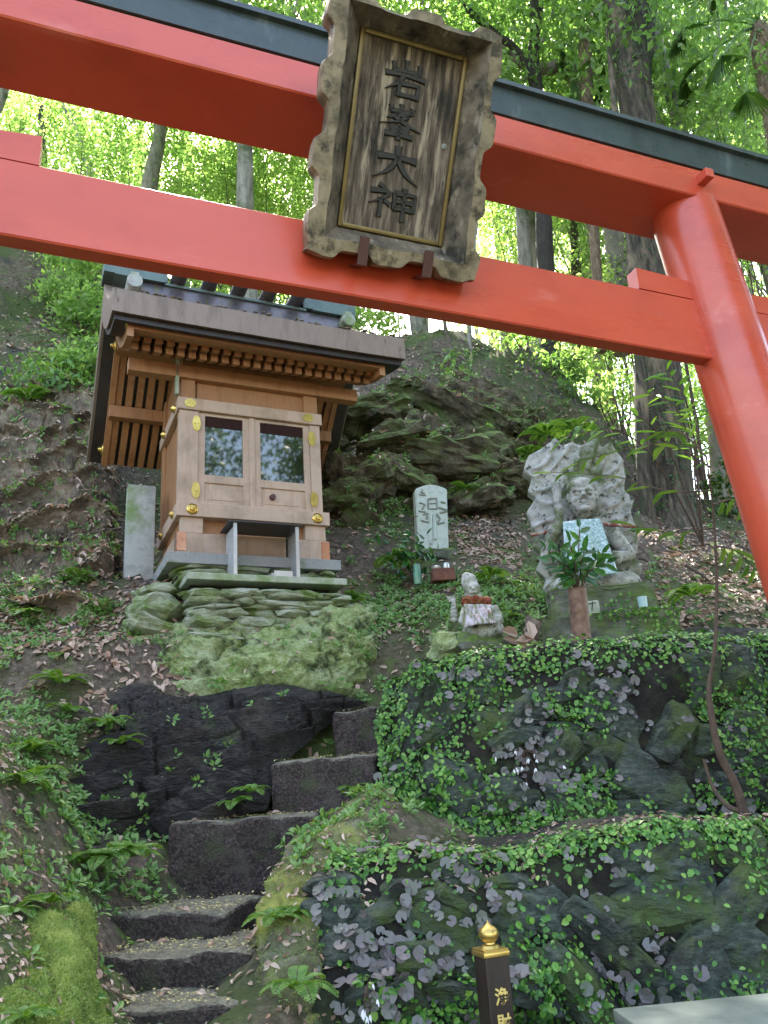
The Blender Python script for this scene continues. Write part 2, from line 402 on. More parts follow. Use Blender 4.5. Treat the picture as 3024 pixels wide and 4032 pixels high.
M['outcrop'] = pm('mossy_outcrop_rock', [(0.0191, 0.0154, 0.0095), (0.0741, 0.0576, 0.0358), (0.1588, 0.1248, 0.0795)], 12, 10, rough=.88, bump=1, bscale=26, dist=.04,
                  moss=((.12, .18, .035), .95, 1.55), patches=[((.085, .12, .03), 2.4, .58, .1)])
M['wallstone'] = pm('green_grey_schist', [(0.0126, 0.0182, 0.0145), (0.0378, 0.0514, 0.0406), (0.0788, 0.1007, 0.0802)], 24, 10, rough=.8, bump=1, bscale=40, stretch=(1, 1, 2.2), dist=.02,
                    patches=[((.055, .085, .018), 4, .55, .07), ((.014, .014, .011), 5, .58, .06), ((.16, .18, .16), 26, .70, .03)])
M['wallsoil'] = pm('dark_wall_soil', [(.003, .0025, .002), (.012, .0095, .0075), (.028, .022, .016)], 9, 8, rough=.95, bump=1, bscale=30, dist=.04,
                   patches=[((.03, .05, .012), 5, .58, .07)])
M['step'] = pm('dark_step_concrete', [(0.007425, 0.00504, 0.004815), (0.0468, 0.0312, 0.0297), (0.15197999999999998, 0.10625, 0.0969)], 75, 9, rough=.85, bump=1.0, bscale=95, dist=.03, patches=[((.10, .085, .07), 5, .60, .08), ((.06, .075, .03), 3.5, .63, .06)],
               moss=((.25, .24, .18), 1.25, 1.75))
M['statue'] = pm('lichened_grey_stone', [(0.184, 0.184, 0.1702), (0.368, 0.368, 0.345), (0.46, 0.46, 0.4324)], 16, 9, rough=.9, bump=.5, bscale=30, dist=.012,
                 patches=[((.11, .14, .065), 5.5, .55, .06), ((.05, .055, .038), 20, .60, .04)])
M['stele'] = pm('pale_green_stele_stone', [(0.34, 0.391, 0.3485), (0.459, 0.51, 0.4675), (0.3995, 0.4505, 0.3995)], 14, 7, rough=.85, bump=.15, bscale=50,
                patches=[((.18, .21, .15), 7, .66, .06)])
M['carved'] = pm('carved_shadow_stone', [(.16, .18, .15), (.24, .26, .22)], 14, rough=.9)
M['mossstone'] = pm('mossy_block_stone', [(.05, .055, .045), (.12, .125, .10), (.18, .18, .15)], 10, 9, rough=.9, bump=.7, bscale=26, dist=.015,
                    moss=((.10, .16, .03), .9, 1.45), patches=[((.08, .12, .028), 4.5, .54, .09)])
M['redmoss'] = pm('rust_red_moss', [(.10, .02, .012), (.24, .06, .03), (.16, .14, .04)], 30, 6, rough=.95, bump=1, bscale=70, dist=.015)
M['rust'] = pm('rust_red_band', [(.16, .045, .03), (.26, .085, .055)], 40, 6, rough=.85, bump=.4, bscale=60, patches=[((.42, .38, .3), 22, .56, .05)])
M['bib'] = pm('silvery_mosaic_cloth', [(0.136, 0.255, 0.255), (0.306, 0.442, 0.442), (0.561, 0.646, 0.663)], 62, 3, rough=.32, metal=.15, bump=.6, bscale=55, dist=.012,
              patches=[((.20, .34, .22), 30, .62, .05), ((.45, .30, .28), 34, .70, .03)])
M['bibwhite'] = pm('mauve_white_cloth', [(0.28, 0.238, 0.28), (0.378, 0.336, 0.378), (0.476, 0.448, 0.49)], 34, 4, rough=.7, bump=.5, bscale=40, dist=.012, patches=[((.12, .14, .05), 15, .50, .05, (2.6, 1, .6)), ((.30, .10, .10), 22, .64, .04)])
M['rustpipe'] = pm('rusted_copper_tube', [(.12, .065, .045), (.21, .125, .09), (.28, .185, .145)], 22, 8, rough=.6, metal=.25, bump=.3, bscale=50,
                   patches=[((.05, .045, .06), 12, .62, .05), ((.34, .27, .23), 16, .68, .04)])
M['greenvase'] = pm('green_glazed_ceramic', [(.10, .24, .17), (.16, .33, .24)], 8, rough=.25)
M['bluecup'] = pm('pale_blue_cup_plastic', [(.34, .50, .55), (.40, .56, .60)], 8, rough=.35)
M['brick'] = pm('red_brown_brick', [(.10, .04, .028), (.20, .085, .055)], 16, 8, rough=.9, bump=.5, bscale=40, patches=[((.07, .09, .035), 7, .6, .07)])
M['postwood'] = pm('dark_brown_post', [(.020, .012, .010), (.034, .020, .017)], 6, rough=.38, bump=.05, bscale=30, stretch=(3, 3, .4))
M['gold'] = pm('gold_finial', [(0.4675, 0.3145, 0.085), (0.561, 0.391, 0.1275)], 10, rough=.33, metal=.85)
M['goldtext'] = pm('gold_letters', [(.62, .44, .13), (.72, .52, .18)], 10, rough=.4, metal=.2)
M['boxstone'] = pm('grey_green_box_top', [(.10, .125, .11), (.15, .18, .16)], 12, 8, rough=.55, bump=.08, bscale=50, patches=[((.3, .33, .3), 60, .75, .02)])
M['bark'] = pm('grey_brown_bark', [(.018, .014, .010), (.062, .048, .034), (.15, .12, .088)], 7, 9, rough=.95, bump=1, bscale=13, stretch=(3.2, 3.2, .5), dist=.04,
               patches=[((.045, .065, .02), 3, .60, .08), ((.20, .15, .10), 2.2, .60, .05, (1.6, 1.6, .5)), ((.012, .010, .008), 5, .60, .05, (2, 2, .4))])
M['barkdark'] = pm('dark_bark', [(.016, .013, .010), (.045, .036, .028)], 9, 8, rough=.9, bump=.7, bscale=18, stretch=(2.5, 2.5, .6), dist=.03)
M['barkpale'] = pm('pale_bark', [(.12, .105, .085), (.22, .20, .165), (.30, .28, .24)], 6, 9, rough=.9, bump=.7, bscale=14, stretch=(2.5, 2.5, .6), dist=.03,
                   patches=[((.06, .08, .03), 3, .6, .08)])
M['palmfibre'] = pm('palm_fibre', [(.09, .055, .035), (.22, .15, .10), (.33, .25, .18)], 18, 8, rough=.95, bump=1, bscale=30, stretch=(2, 2, .5), dist=.04)
M['stem'] = pm('brown_stem', [(.045, .027, .018), (.10, .062, .042)], 20, 6, rough=.8, bump=.4, bscale=40)
M['twig'] = pm('dead_twig', [(.06, .045, .034), (.15, .115, .09)], 20, 6, rough=.9, bump=.4, bscale=40)
M['ground'] = pm('forest_floor', [(0.046, 0.0345, 0.0245), (0.1222, 0.092, 0.069), (0.23, 0.1796, 0.1437)], 26, 10, rough=.95, bump=1.0, bscale=60, dist=.04,
                 patches=[((.060, .088, .020), 1.15, .515, .07), ((.10, .15, .035), 3.6, .60, .05), ((.045, .046, .042), 2.1, .63, .05)])
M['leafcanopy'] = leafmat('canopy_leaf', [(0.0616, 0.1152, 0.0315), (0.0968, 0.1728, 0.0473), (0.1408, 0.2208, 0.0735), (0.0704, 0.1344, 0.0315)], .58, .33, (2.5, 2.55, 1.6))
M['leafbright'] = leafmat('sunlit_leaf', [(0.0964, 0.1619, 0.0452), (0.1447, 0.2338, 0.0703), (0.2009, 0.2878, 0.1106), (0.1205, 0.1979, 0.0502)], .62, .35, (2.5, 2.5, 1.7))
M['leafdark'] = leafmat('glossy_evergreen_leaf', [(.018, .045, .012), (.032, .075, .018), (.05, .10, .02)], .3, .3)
M['fern'] = leafmat('fern_leaf', [(.055, .14, .026), (.095, .20, .036), (.14, .25, .055)], .35, .5)
M['herb'] = leafmat('herb_leaf', [(0.0575, 0.1495, 0.0368), (0.1035, 0.23, 0.0517), (0.161, 0.2875, 0.0862), (0.2185, 0.322, 0.138)], .3, .45)
M['ivy'] = leafmat('creeping_fig_leaf', [(0.0224, 0.0745, 0.0149), (0.0422, 0.1305, 0.0224), (0.0745, 0.1926, 0.0348), (0.1242, 0.2732, 0.0497), (0.2111, 0.3478, 0.0869)], .2, .36, spec=.35)
M['saxi'] = leafmat('mauve_round_leaf', [(0.0832, 0.0714, 0.0784), (0.1273, 0.1102, 0.1175), (0.1419, 0.1377, 0.1371), (0.093, 0.1071, 0.0832)], .12, .5)
M['sakaki'] = leafmat('sakaki_leaf', [(.014, .06, .016), (.024, .10, .024), (.05, .15, .03)], .2, .22)
M['bamboo'] = leafmat('lance_leaf', [(.035, .085, .018), (.06, .13, .028), (.10, .17, .05)], .4, .35)
M['palmleaf'] = leafmat('palm_leaf', [(.03, .08, .015), (.05, .12, .02), (.09, .17, .035)], .4, .4)
M['litter'] = leafmat('dead_leaf', [(0.1475, 0.0913, 0.0644), (0.2683, 0.181, 0.1341), (0.389, 0.2884, 0.228), (0.5098, 0.4024, 0.3353), (0.2951, 0.1609, 0.1005)], .1, .55, (1, .8, .6))
M['petal'] = leafmat('fallen_yellow_petal', [(.38, .34, .13), (.50, .45, .20), (.30, .27, .12)], .1, .6, (1, 1, .6))
M['flower'] = leafmat('white_flower', [(.70, .68, .72), (.78, .76, .80)], .1, .6, (1, 1, 1))
def glassmat():
    m = bpy.data.materials.new('door_glass'); m.use_nodes = True; n = m.node_tree.nodes
    b = n['Principled BSDF']; b.inputs['Base Color'].default_value = (.010, .010, .008, 1); b.inputs['Roughness'].default_value = .03
    b.inputs['Specular IOR Level'].default_value = 1.0; b.inputs['IOR'].default_value = 1.75
    return m
M['glass'] = glassmat()
M['mossyellow'] = pm('yellow_green_moss', [(.07, .11, .016), (.16, .22, .035), (.25, .31, .065)], 9, 9, rough=.95, bump=1, bscale=80, dist=.02, patches=[((.05, .04, .028), 5, .63, .05)])
M['mossbank2'] = pm('mossy_earth_bank', [(.045, .034, .024), (.12, .12, .06), (.22, .25, .07)], 4, 9, rough=.95, bump=1, bscale=50, dist=.02, patches=[((.20, .18, .15), 3.4, .6, .06), ((.24, .26, .05), 2.2, .6, .07)])
M['eavereflect'] = pm('dark_brown_eave_reflection', [(.028, .014, .012), (.04, .02, .018)], 6, rough=.9, spec=.1)  # the eaves' reflection, painted as a flat matt brown
M['ledgerock'] = pm('mossy_brown_ledge', [(0.0445, 0.0336, 0.0247), (0.1576, 0.1177, 0.0865), (0.315, 0.2438, 0.1853)], 6, 10, rough=.9, bump=1, bscale=18, dist=.04, moss=((.13, .19, .035), 1.05, 1.65), patches=[((.11, .085, .065), 2.4, .55, .08), ((.03, .026, .02), 5, .6, .06)])
M['panelsteel'] = pm('brushed_grey_sheet', [(.34, .35, .36), (.46, .47, .48)], 12, rough=.45, metal=.15, stretch=(1, 1, 5))
# ------------------------------------------------------------------ terrain
TP = [atY(*q) for q in [
    (0,2212,2.2),(0,2080,2.45),(150,2150,2.55),(0,1850,3.0),(100,1930,3.1),(100,1700,3.75),(0,1600,4.0),(0,1500,4.4),(100,1500,4.4),(100,1300,5.3),(0,1200,6),(250,1330,5.3),(100,1100,6.6),(0,900,7.5),(150,800,8),(0,700,9),(100,560,10.5),
    (200,1830,3.95),(330,1830,4.05),(280,1450,4.7),(480,1480,4.85),(700,1490,4.92),(500,1400,5.05),(320,1300,5.25),(760,1390,5.2),(850,1330,5.6),(780,1260,5.9),
    (940,1195,6.2),(1050,1160,6.7),(900,1100,7),(720,1150,6.4),(720,950,7.6),(880,750,9.5),(1010,740,9.5),(1200,805,9.5),(1250,885,9),(1130,1020,7.9),(1290,1310,5.4),(1450,1130,8),(1600,1200,7),(1640,1370,5.2),(1060,1290,5.3),(1000,1350,5.0),
    (620,1930,3.3),(700,1800,3.65),(780,1730,3.85),(570,2030,3.1),(620,2130,2.9),(590,2212,2.75),(300,1100,7.4),(250,1000,8.0)]]
TP += [np.array(q, float) for q in [
    (0,0,0),(-1.5,0,.45),(-3,0,1.2),(2,0,0),(0,1.2,.35),(.5,1.8,.5),(.6,2.6,.62),(1.5,2.4,.5),(-.8,1.6,.6),(3,1,.2),(-.7,2.5,.72),(-.8,3.0,.82),(-.8,3.5,.86),(-.85,3.9,.98),(-.6,4.15,1.05),(-.4,4.0,1.0),(-.2,4.4,1.2),(-.3,4.55,1.3),(-.45,4.72,1.55),(-.75,4.6,1.55),(0,5.0,2.0),(0,2.72,.50),(.3,2.7,.48),(-.22,2.85,.66),(.2,2.4,.42),(-.3,2.55,.62),
    (.4,3.3,.9),(1.4,3.3,.9),(.6,3.9,1.15),(1.6,3.9,1.15),(.7,4.4,1.7),(1.8,4.4,1.7),(.3,4.3,1.6),(2.6,3.6,1.15),(3.2,4.6,1.9),(2.4,2.8,.7),(4,3,.9),
    (-3,-10,-1),(4,-10,-1.5),(-12,-8,3),(-12,3,7),(-7,1,3.6),(-6,4,5),(-7,7,7.5),(-11,10,12),(-5.6,9.2,8.6),(-8,14,13.4),(-4.6,12.5,11.2),(-2.5,12,9.6),(-1.2,10,7.4),(-1,13,8.4),(.6,12,7.3),(1.5,12,6.9),(.5,20,8),(4,12,4.9),(8,12,4.4),(6,20,5.6),(12,20,5.5),(8,6,2.9),(12,3,1.8),
    (8,0,.3),(14,-8,-.5),(-8,20,13),(0,30,7),(10,36,5),(-12,30,14),(-14,20,16),(16,12,4.5),(4.2,9.5,4.3),(2.6,11,5.2)]]
TP = np.array(TP)
def _tps(r2): return np.where(r2 > 1e-9, r2 * np.log(np.maximum(r2, 1e-9)) * .5, 0)
def fit_rbf(XY, Z, lam):
    n = len(XY); d2 = ((XY[:, None] - XY[None]) ** 2).sum(-1)
    A = np.zeros((n + 3, n + 3)); A[:n, :n] = _tps(d2) + np.eye(n) * lam
    A[:n, n] = 1; A[:n, n+1:] = XY; A[n, :n] = 1; A[n+1:, :n] = XY.T
    return np.linalg.solve(A, np.concatenate([Z, np.zeros(3)]))
_rbw = fit_rbf(TP[:, :2], TP[:, 2], .02)
def ground_z(x, y):
    x, y = np.asarray(x, float), np.asarray(y, float); sh = x.shape; q = np.stack([x.ravel(), y.ravel()], 1); o = np.empty(len(q))
    n = len(TP)
    for i in range(0, len(q), 20000):
        c = q[i:i+20000]; d2 = ((c[:, None] - TP[None, :, :2]) ** 2).sum(-1)
        o[i:i+20000] = _tps(d2) @ _rbw[:n] + _rbw[n] + c @ _rbw[n+1:]
    return o.reshape(sh)
def ground_rough(x, y):
    z0 = ground_z(x, y)
    # ledges across the slope on the left and behind
    h = z0 * 2.1 + .35 * fbm(x * .7, y * .7, 0, 3, 5)
    led = (h % 1) ** 3 * .30
    far = np.clip((y - 3.6) / 2, 0, 1) * np.clip(np.hypot(x - .1, y - 5.6) / 1.2 - .8, 0, 1)
    z0 = z0 - .30 * np.clip((x + 4.6) / .5, 0, 1) * np.clip((-1.75 - x) / .4, 0, 1) * np.clip((y - 5.5) / .4, 0, 1) * np.clip((8.3 - y) / .5, 0, 1)
    return z0 + led * far * .9 - .07 * far + .05 * fbm(x * 1.6, y * 1.6, z0, 4, 3) * (0.35 + .65 * far) + .022 * fbm(x * 7, y * 7, 0, 3, 9)
gx = np.concatenate([np.arange(-16, -5, .4), np.arange(-5, 4.2, .05), np.arange(4.2, 18, .4)])
gy = np.concatenate([np.arange(-14, 1.2, .5), np.arange(1.2, 10.6, .05), np.arange(10.6, 42, .5)])
GX, GY = np.meshgrid(gx, gy)
G = Grid(np.stack([GX, GY, ground_rough(GX, GY)], -1))
ter = add_object('ground', G.mesh('ground'), M['ground']); tag(ter, kind='structure', label='steep leaf strewn forest hillside with mossy ledges')

def rock_sheet(name, rows, nu, nv, mat, amp=.08, layer=9, dip=0.0, seed=0, ragged=.0, kind='structure', label=None, depthdir=None, fine=.012, blk=1.6, smooth=False, terrace=0):
    g = patch(rows, nu, nv); P, N_ = g.P, g.N.copy()
    if N_[..., 1].mean() > 0: N_ = -N_
    x, y, z = P[..., 0], P[..., 1], P[..., 2]
    h = (z + dip * x) * layer + 1.0 * fbm(x * 1.1, y * 1.1, z * 1.1, 3, seed)
    hi = np.floor(h); saw = h - hi; u_ = (x * .9 + y * .5) * blk + 3.1 * _hash(hi.astype(np.int64), 0 * hi.astype(np.int64), 0 * hi.astype(np.int64), seed) * 2 + .5 * fbm(x * 2.5, y * 2.5, z * 2.5, 2, seed + 5)
    ui = np.floor(u_); rnd_ = _hash(hi.astype(np.int64), ui.astype(np.int64), np.zeros_like(hi, dtype=np.int64), seed + 2) - .45
    fu = np.minimum(u_ - ui, 1 - (u_ - ui)); crack = np.clip(fu * 14, 0, 1) * np.clip(np.minimum(saw, 1 - saw) * 9, 0, 1)
    b = fbm(x * 4, y * 4, z * 6, 5, seed + 3)
    saw = saw ** 1.3 * .7 + rnd_ * 1.1 - (1 - crack) * .35
    if terrace:
        t_ = np.clip((((z + dip * x) * terrace + .55 * fbm(x * .9, y * .9, 0, 3, seed + 7)) % 1.0 - .5) / .5, 0, 1); f_ = ((z + dip * x) * terrace + .55 * fbm(x * .9, y * .9, 0, 3, seed + 7)) % 1.0
        P = P.copy(); P[..., 2] = z + (t_ * t_ * (3 - 2 * t_) - f_) / terrace * .92 + .04
        P[..., 1] -= .10 * np.exp(-((f_ - .97) / .06) ** 2) + .10 * np.exp(-((f_ - .03) / .05) ** 2); z = P[..., 2]
    ed = np.minimum(np.linspace(0, 1, g.w), np.linspace(1, 0, g.w))[None, :] * 8
    ev = np.minimum(np.linspace(0, 1, g.h), np.linspace(1, 0, g.h))[:, None] * 8
    fall = np.clip(np.minimum(ed, ev), 0, 1)
    d = amp * (saw + b * .45) + fine * fbm(x * 20, y * 20, z * 26, 4, seed + 8)
    g.P = P + N_ * (d * (.25 + .75 * fall) - .06 * (1 - fall))[..., None]
    g.normals()
    if g.N[..., 1].mean() > 0: g.N = -g.N
    o = add_object(name, g.mesh(name, smooth), mat); tag(o, label=label, kind=kind); return g, o
# wet black rock face left of the upper steps
BR = [[atY(180,1530,4.62),atY(290,1465,4.72),atY(420,1490,4.74),atY(560,1462,4.82),atY(690,1478,4.76),atY(800,1505,4.84)],
      [atY(120,1640,4.30),atY(240,1590,4.36),atY(360,1580,4.44),atY(490,1560,4.52),atY(600,1570,4.52),atY(712,1560,4.68)],
      [atY(95,1740,4.12),atY(200,1715,4.12),atY(310,1705,4.2),atY(420,1680,4.3),atY(500,1660,4.32),atY(600,1645,4.38)],
      [atY(75,1800,4.02),atY(160,1800,4.02),atY(240,1795,4.08),atY(330,1780,4.16),atY(440,1755,4.16),atY(572,1745,4.22)],
      [atY(60,1850,3.95),atY(140,1858,3.95),atY(220,1858,4.0),atY(300,1850,4.06),atY(375,1835,4.1),atY(470,1800,4.22)]]
g_black, o_black = rock_sheet('rock_face', BR, 230, 150, M['blackrock'], amp=.085, layer=13, dip=-.22, seed=2, label='wet black layered rock face left of the upper steps', blk=2.6)
# mossy mound under the small shrine
MB_ = [[atY(265,1275,5.62),atY(340,1262,5.62),atY(480,1290,5.5),atY(620,1330,5.45),atY(760,1300,5.5),atY(850,1290,6.1)],
       [atY(255,1335,5.3),atY(350,1330,5.24),atY(480,1362,5.08),atY(620,1380,5.06),atY(750,1370,5.14),atY(850,1360,5.75)],
       [atY(250,1400,5.02),atY(350,1405,4.94),atY(480,1418,4.90),atY(620,1415,4.90),atY(740,1415,4.98),atY(845,1425,5.4)],
       [atY(250,1480,4.8),atY(350,1500,4.74),atY(480,1505,4.74),atY(620,1480,4.78),atY(740,1500,4.84),atY(840,1520,5.2)]]
g_moss, o_moss = rock_sheet('moss_mound', MB_, 170, 90, M['mossbank'], amp=.075, layer=7, seed=6, smooth=False, label='bright green mossy mound below the small shrine', fine=.020)
# rock outcrop behind the stele
OC = [[atY(650,880,8.7),atY(780,850,8.9),atY(900,830,9.0),atY(1020,830,9.1),atY(1140,860,9.1),atY(1265,910,9.1)],
      [atY(650,940,8.0),atY(790,900,8.0),atY(900,885,8.3),atY(1020,880,8.4),atY(1150,905,8.5),atY(1265,945,8.7)],
      [atY(650,1010,7.5),atY(790,985,7.4),atY(900,960,7.7),atY(1020,950,7.8),atY(1140,965,8.0),atY(1255,990,8.4)],
      [atY(650,1100,6.8),atY(790,1080,6.8),atY(900,1055,7.1),atY(1010,1045,7.3),atY(1120,1045,7.6),atY(1235,1060,8.0)],
      [atY(650,1170,6.4),atY(790,1150,6.6),atY(880,1120,6.9),atY(990,1100,7.1),atY(1110,1095,7.4),atY(1225,1110,7.8)]]
g_out, o_out = rock_sheet('rock_outcrop', OC, 220, 170, M['outcrop'], amp=.20, layer=3.0, dip=.35, seed=11, label='mossy slanting rock outcrop on the slope behind the statues', fine=.02)
HB = [[atY(-60,1900,3.2),atY(40,1905,3.25),atY(120,1925,3.25),atY(215,1965,3.5)],
      [atY(-60,2000,2.75),atY(50,1985,2.8),atY(140,1995,2.85),atY(220,2030,3.2)],
      [atY(-60,2090,2.45),atY(60,2075,2.5),atY(160,2085,2.6),atY(230,2110,3.0)],
      [atY(-60,2180,2.2),atY(60,2165,2.25),atY(170,2170,2.4),atY(250,2190,2.85)],
      [atY(-60,2290,2.0),atY(70,2280,2.05),atY(180,2280,2.2),atY(260,2280,2.7)]]
g_hump, o_hump = rock_sheet('moss_hump', HB, 70, 80, M['mossyellow'], amp=.04, layer=4, seed=26, smooth=True, label='soft yellow green moss hump at the bottom left corner', fine=.014)
# slope of moss between the steps and the walls
SB = [[atY(690,1765,3.95),atY(740,1745,3.95),atY(800,1705,3.95),atY(850,1700,4.0)],
      [atY(640,1825,3.7),atY(700,1800,3.66),atY(790,1760,3.66),atY(860,1750,3.8)],
      [atY(580,1905,3.45),atY(650,1870,3.38),atY(740,1845,3.4),atY(830,1830,3.5)],
      [atY(548,1990,3.25),atY(610,1960,3.18),atY(680,1930,3.2),atY(760,1900,3.3)],
      [atY(550,2110,3.0),atY(600,2080,2.95),atY(660,2040,3.0),atY(700,2020,3.05)],
      [atY(590,2260,2.75),atY(620,2260,2.75),atY(680,2260,2.8),atY(720,2260,2.85)]]
g_bank, o_bank = rock_sheet('mossy_bank', SB, 70, 110, M['mossbank2'], amp=.05, layer=5, seed=21, smooth=True, label='mossy earth bank between the steps and the stone walls', fine=.012)

# ------------------------------------------------------------------ retaining walls
def hull_rock(seed, sx, sy, sz, n=22, sub=2, rough=.05, rnd=0):
    """an angular stone as (verts, faces) centred at the origin"""
    rg = np.random.default_rng(seed); bm = bmesh.new()
    p = rg.uniform(-1, 1, (n, 3)); p = p / np.maximum(np.abs(p).max(1, keepdims=True), .55)
    if rnd: p = rg.normal(size=(46, 3)); p = p / (np.abs(p) ** rnd).sum(1, keepdims=True) ** (1 / rnd) * rg.uniform(.9, 1.05, (46, 1))
    for q in p * np.array([sx, sy, sz]) * .5: bm.verts.new(q)
    r_ = bmesh.ops.convex_hull(bm, input=list(bm.verts))
    bmesh.ops.delete(bm, geom=[e for e in r_['geom_interior'] if isinstance(e, bmesh.types.BMVert)], context='VERTS')
    bmesh.ops.triangulate(bm, faces=list(bm.faces))
    for _ in range(sub): bmesh.ops.subdivide_edges(bm, edges=list(bm.edges), cuts=1, use_grid_fill=True)
    s_ = min(sx, sy, sz)
    co = np.array([q.co for q in bm.verts]); bm.normal_update(); no = np.array([q.normal for q in bm.verts])
    co = co + no * (fbm(co[:, 0] * 9, co[:, 1] * 9, co[:, 2] * 14, 5, seed) * rough * s_ * 3)[:, None]
    bm.verts.index_update(); F = [[q.index for q in f.verts] for f in bm.faces]; bm.free()
    return co, F
def Rot(ax, deg): return Matrix.Rotation(R(deg), 4, ax)
def put_rock(mb, seed, c, size, rx=0, ry=0, rz=0, rough=.05, sub=2, rnd=0):
    V, F = hull_rock(seed, *size, rough=rough, sub=sub, rnd=rnd)
    T = Matrix.Translation(Vector(c)) @ Rot('Z', rz) @ Rot('X', rx) @ Rot('Y', ry)
    mb.add([tuple(T @ Vector(q)) for q in V], F)

lm = MB()
for sd, (px, py, Y), size, rx, ry, rz in [
    (401,(780,905,7.35),(.95,.8,.30),-6,-8,0),(402,(850,965,7.1),(.85,.7,.30),-10,-16,8),(403,(965,900,8.0),(1.5,.8,.32),-8,34,0),(404,(1060,900,8.2),(1.3,.8,.42),-4,36,0),(405,(960,1005,7.05),(1.0,.7,.36),-6,10,0),
    (406,(783,1050,6.65),(.6,.5,.42),0,-14,0),(407,(875,1035,6.8),(.75,.5,.26),-8,28,0),(408,(1045,980,7.5),(.7,.6,.3),-6,20,0),(409,(1025,1085,6.95),(.7,.45,.24),-4,-12,0),
    (413,(730,1090,6.5),(.6,.5,.2),-4,-8,0),(414,(1110,1040,7.2),(.7,.5,.24),-6,16,0),(415,(700,985,7.4),(.8,.7,.24),-4,-10,0)]:
    put_rock(lm, sd, atY(px, py, Y + .1), size, rx, ry, rz, rough=.07, sub=3)
o_ledge = lm.build('ledge', M['outcrop'], o_out)
LS = [[atY(-90,800,8.13),atY(10,800,8.18),atY(100,810,8.03),atY(190,830,7.83),atY(250,850,7.93)],
      [atY(-90,900,7.33),atY(10,900,7.33),atY(100,905,7.28),atY(190,915,7.23),atY(250,930,7.33)],
      [atY(-90,1000,6.73),atY(10,1000,6.73),atY(100,1005,6.68),atY(190,1015,6.63),atY(255,1030,6.73)],
      [atY(-90,1100,6.23),atY(10,1100,6.23),atY(100,1105,6.18),atY(190,1115,6.13),atY(255,1130,6.23)],
      [atY(-90,1200,5.73),atY(10,1200,5.73),atY(100,1205,5.68),atY(190,1215,5.63),atY(250,1230,5.68)],
      [atY(-90,1310,5.13),atY(10,1310,5.13),atY(100,1310,5.08),atY(190,1320,5.03),atY(245,1330,5.13)]]
g_led, o_led = rock_sheet('slope_ledges', LS, 150, 300, M['ledgerock'], amp=.10, layer=6, dip=.06, seed=44, label='layered mossy ledges with dead leaves on the left slope', fine=.025, blk=.8, terrace=2.3)
def wall_sheet(rows, nu, nv, seed, amp):
    g = patch(rows, nu, nv); P, N_ = g.P, g.N
    if N_[..., 1].mean() > 0: N_ = -N_
    x, y, z = P[..., 0], P[..., 1], P[..., 2]
    d = amp * (fbm(x * 2.6, y * 2.6, z * 2.6, 4, seed) + .4 * np.abs(fbm(x * 7, y * 7, z * 7, 3, seed + 4)))
    g.P = P + N_ * d[..., None]; g.normals()
    if g.N[..., 1].mean() > 0: g.N = -g.N
    return g
# lower wall: front from the frame's bottom up to the ledge, then the ledge back to the upper wall
LW = [[atY(760,1805,4.05),atY(900,1795,4.2),atY(1080,1785,4.2),atY(1300,1770,4.2),atY(1500,1755,4.2),atY(1720,1745,4.2),np.array([2.9,4.2,1.36])],
      [atY(745,1850,3.45),atY(900,1832,3.42),atY(1080,1818,3.4),atY(1300,1798,3.4),atY(1500,1785,3.42),atY(1720,1770,3.5),np.array([2.8,3.5,1.33])],
      [atY(710,1872,3.22),atY(890,1858,3.2),atY(1080,1848,3.2),atY(1300,1828,3.22),atY(1500,1812,3.25),atY(1720,1800,3.3),np.array([2.8,3.3,1.28])],
      [atY(670,1980,3.08),atY(880,1950,3.12),atY(1080,1950,3.12),atY(1300,1940,3.16),atY(1500,1925,3.2),atY(1720,1910,3.26),np.array([2.8,3.25,1.1])],
      [atY(640,2100,2.98),atY(860,2090,3.02),atY(1080,2090,3.04),atY(1300,2080,3.08),atY(1500,2070,3.12),atY(1720,2060,3.2),np.array([2.8,3.2,.9])],
      [atY(640,2240,2.88),atY(850,2240,2.94),atY(1080,2240,2.98),atY(1300,2240,3.02),atY(1500,2240,3.06),atY(1720,2240,3.12),np.array([2.8,3.15,.72])],
      [atY(640,2560,2.7),atY(850,2560,2.85),atY(1080,2560,2.9),atY(1300,2560,2.95),atY(1500,2560,3.0),atY(1720,2560,3.05),np.array([2.8,3.1,.3])]]
g_low = wall_sheet(LW, 260, 170, 31, .045)
UW = [[atY(840,1470,5.2),atY(990,1405,5.1),atY(1150,1392,5.1),atY(1330,1375,5.1),atY(1500,1362,5.1),atY(1720,1352,5.1),np.array([3.1,5.1,2.3])],
      [atY(845,1478,4.6),atY(990,1420,4.5),atY(1150,1398,4.5),atY(1330,1382,4.5),atY(1500,1372,4.5),atY(1720,1362,4.5),np.array([3.0,4.5,2.22])],
      [atY(835,1500,4.33),atY(985,1442,4.24),atY(1150,1415,4.2),atY(1330,1400,4.2),atY(1500,1388,4.22),atY(1720,1378,4.25),np.array([3.0,4.25,2.17])],
      [atY(815,1590,4.2),atY(960,1560,4.08),atY(1130,1540,4.06),atY(1320,1540,4.08),atY(1500,1535,4.1),atY(1720,1530,4.15),np.array([3.0,4.15,1.9])],
      [atY(830,1700,4.05),atY(960,1690,3.94),atY(1130,1680,3.92),atY(1320,1675,3.96),atY(1500,1670,4.0),atY(1720,1665,4.05),np.array([3.0,4.1,1.6])],
      [atY(850,1790,3.98),atY(960,1805,3.86),atY(1130,1805,3.86),atY(1320,1790,3.9),atY(1500,1780,3.95),atY(1720,1770,4.0),np.array([3.0,4.05,1.36])],
      [atY(850,1860,3.9),atY(960,1870,3.8),atY(1130,1865,3.8),atY(1320,1850,3.85),atY(1500,1840,3.9),atY(1720,1830,3.95),np.array([3.0,4.0,1.22])]]
g_up = wall_sheet(UW, 260, 170, 37, .05)
WALL_BVH = {}
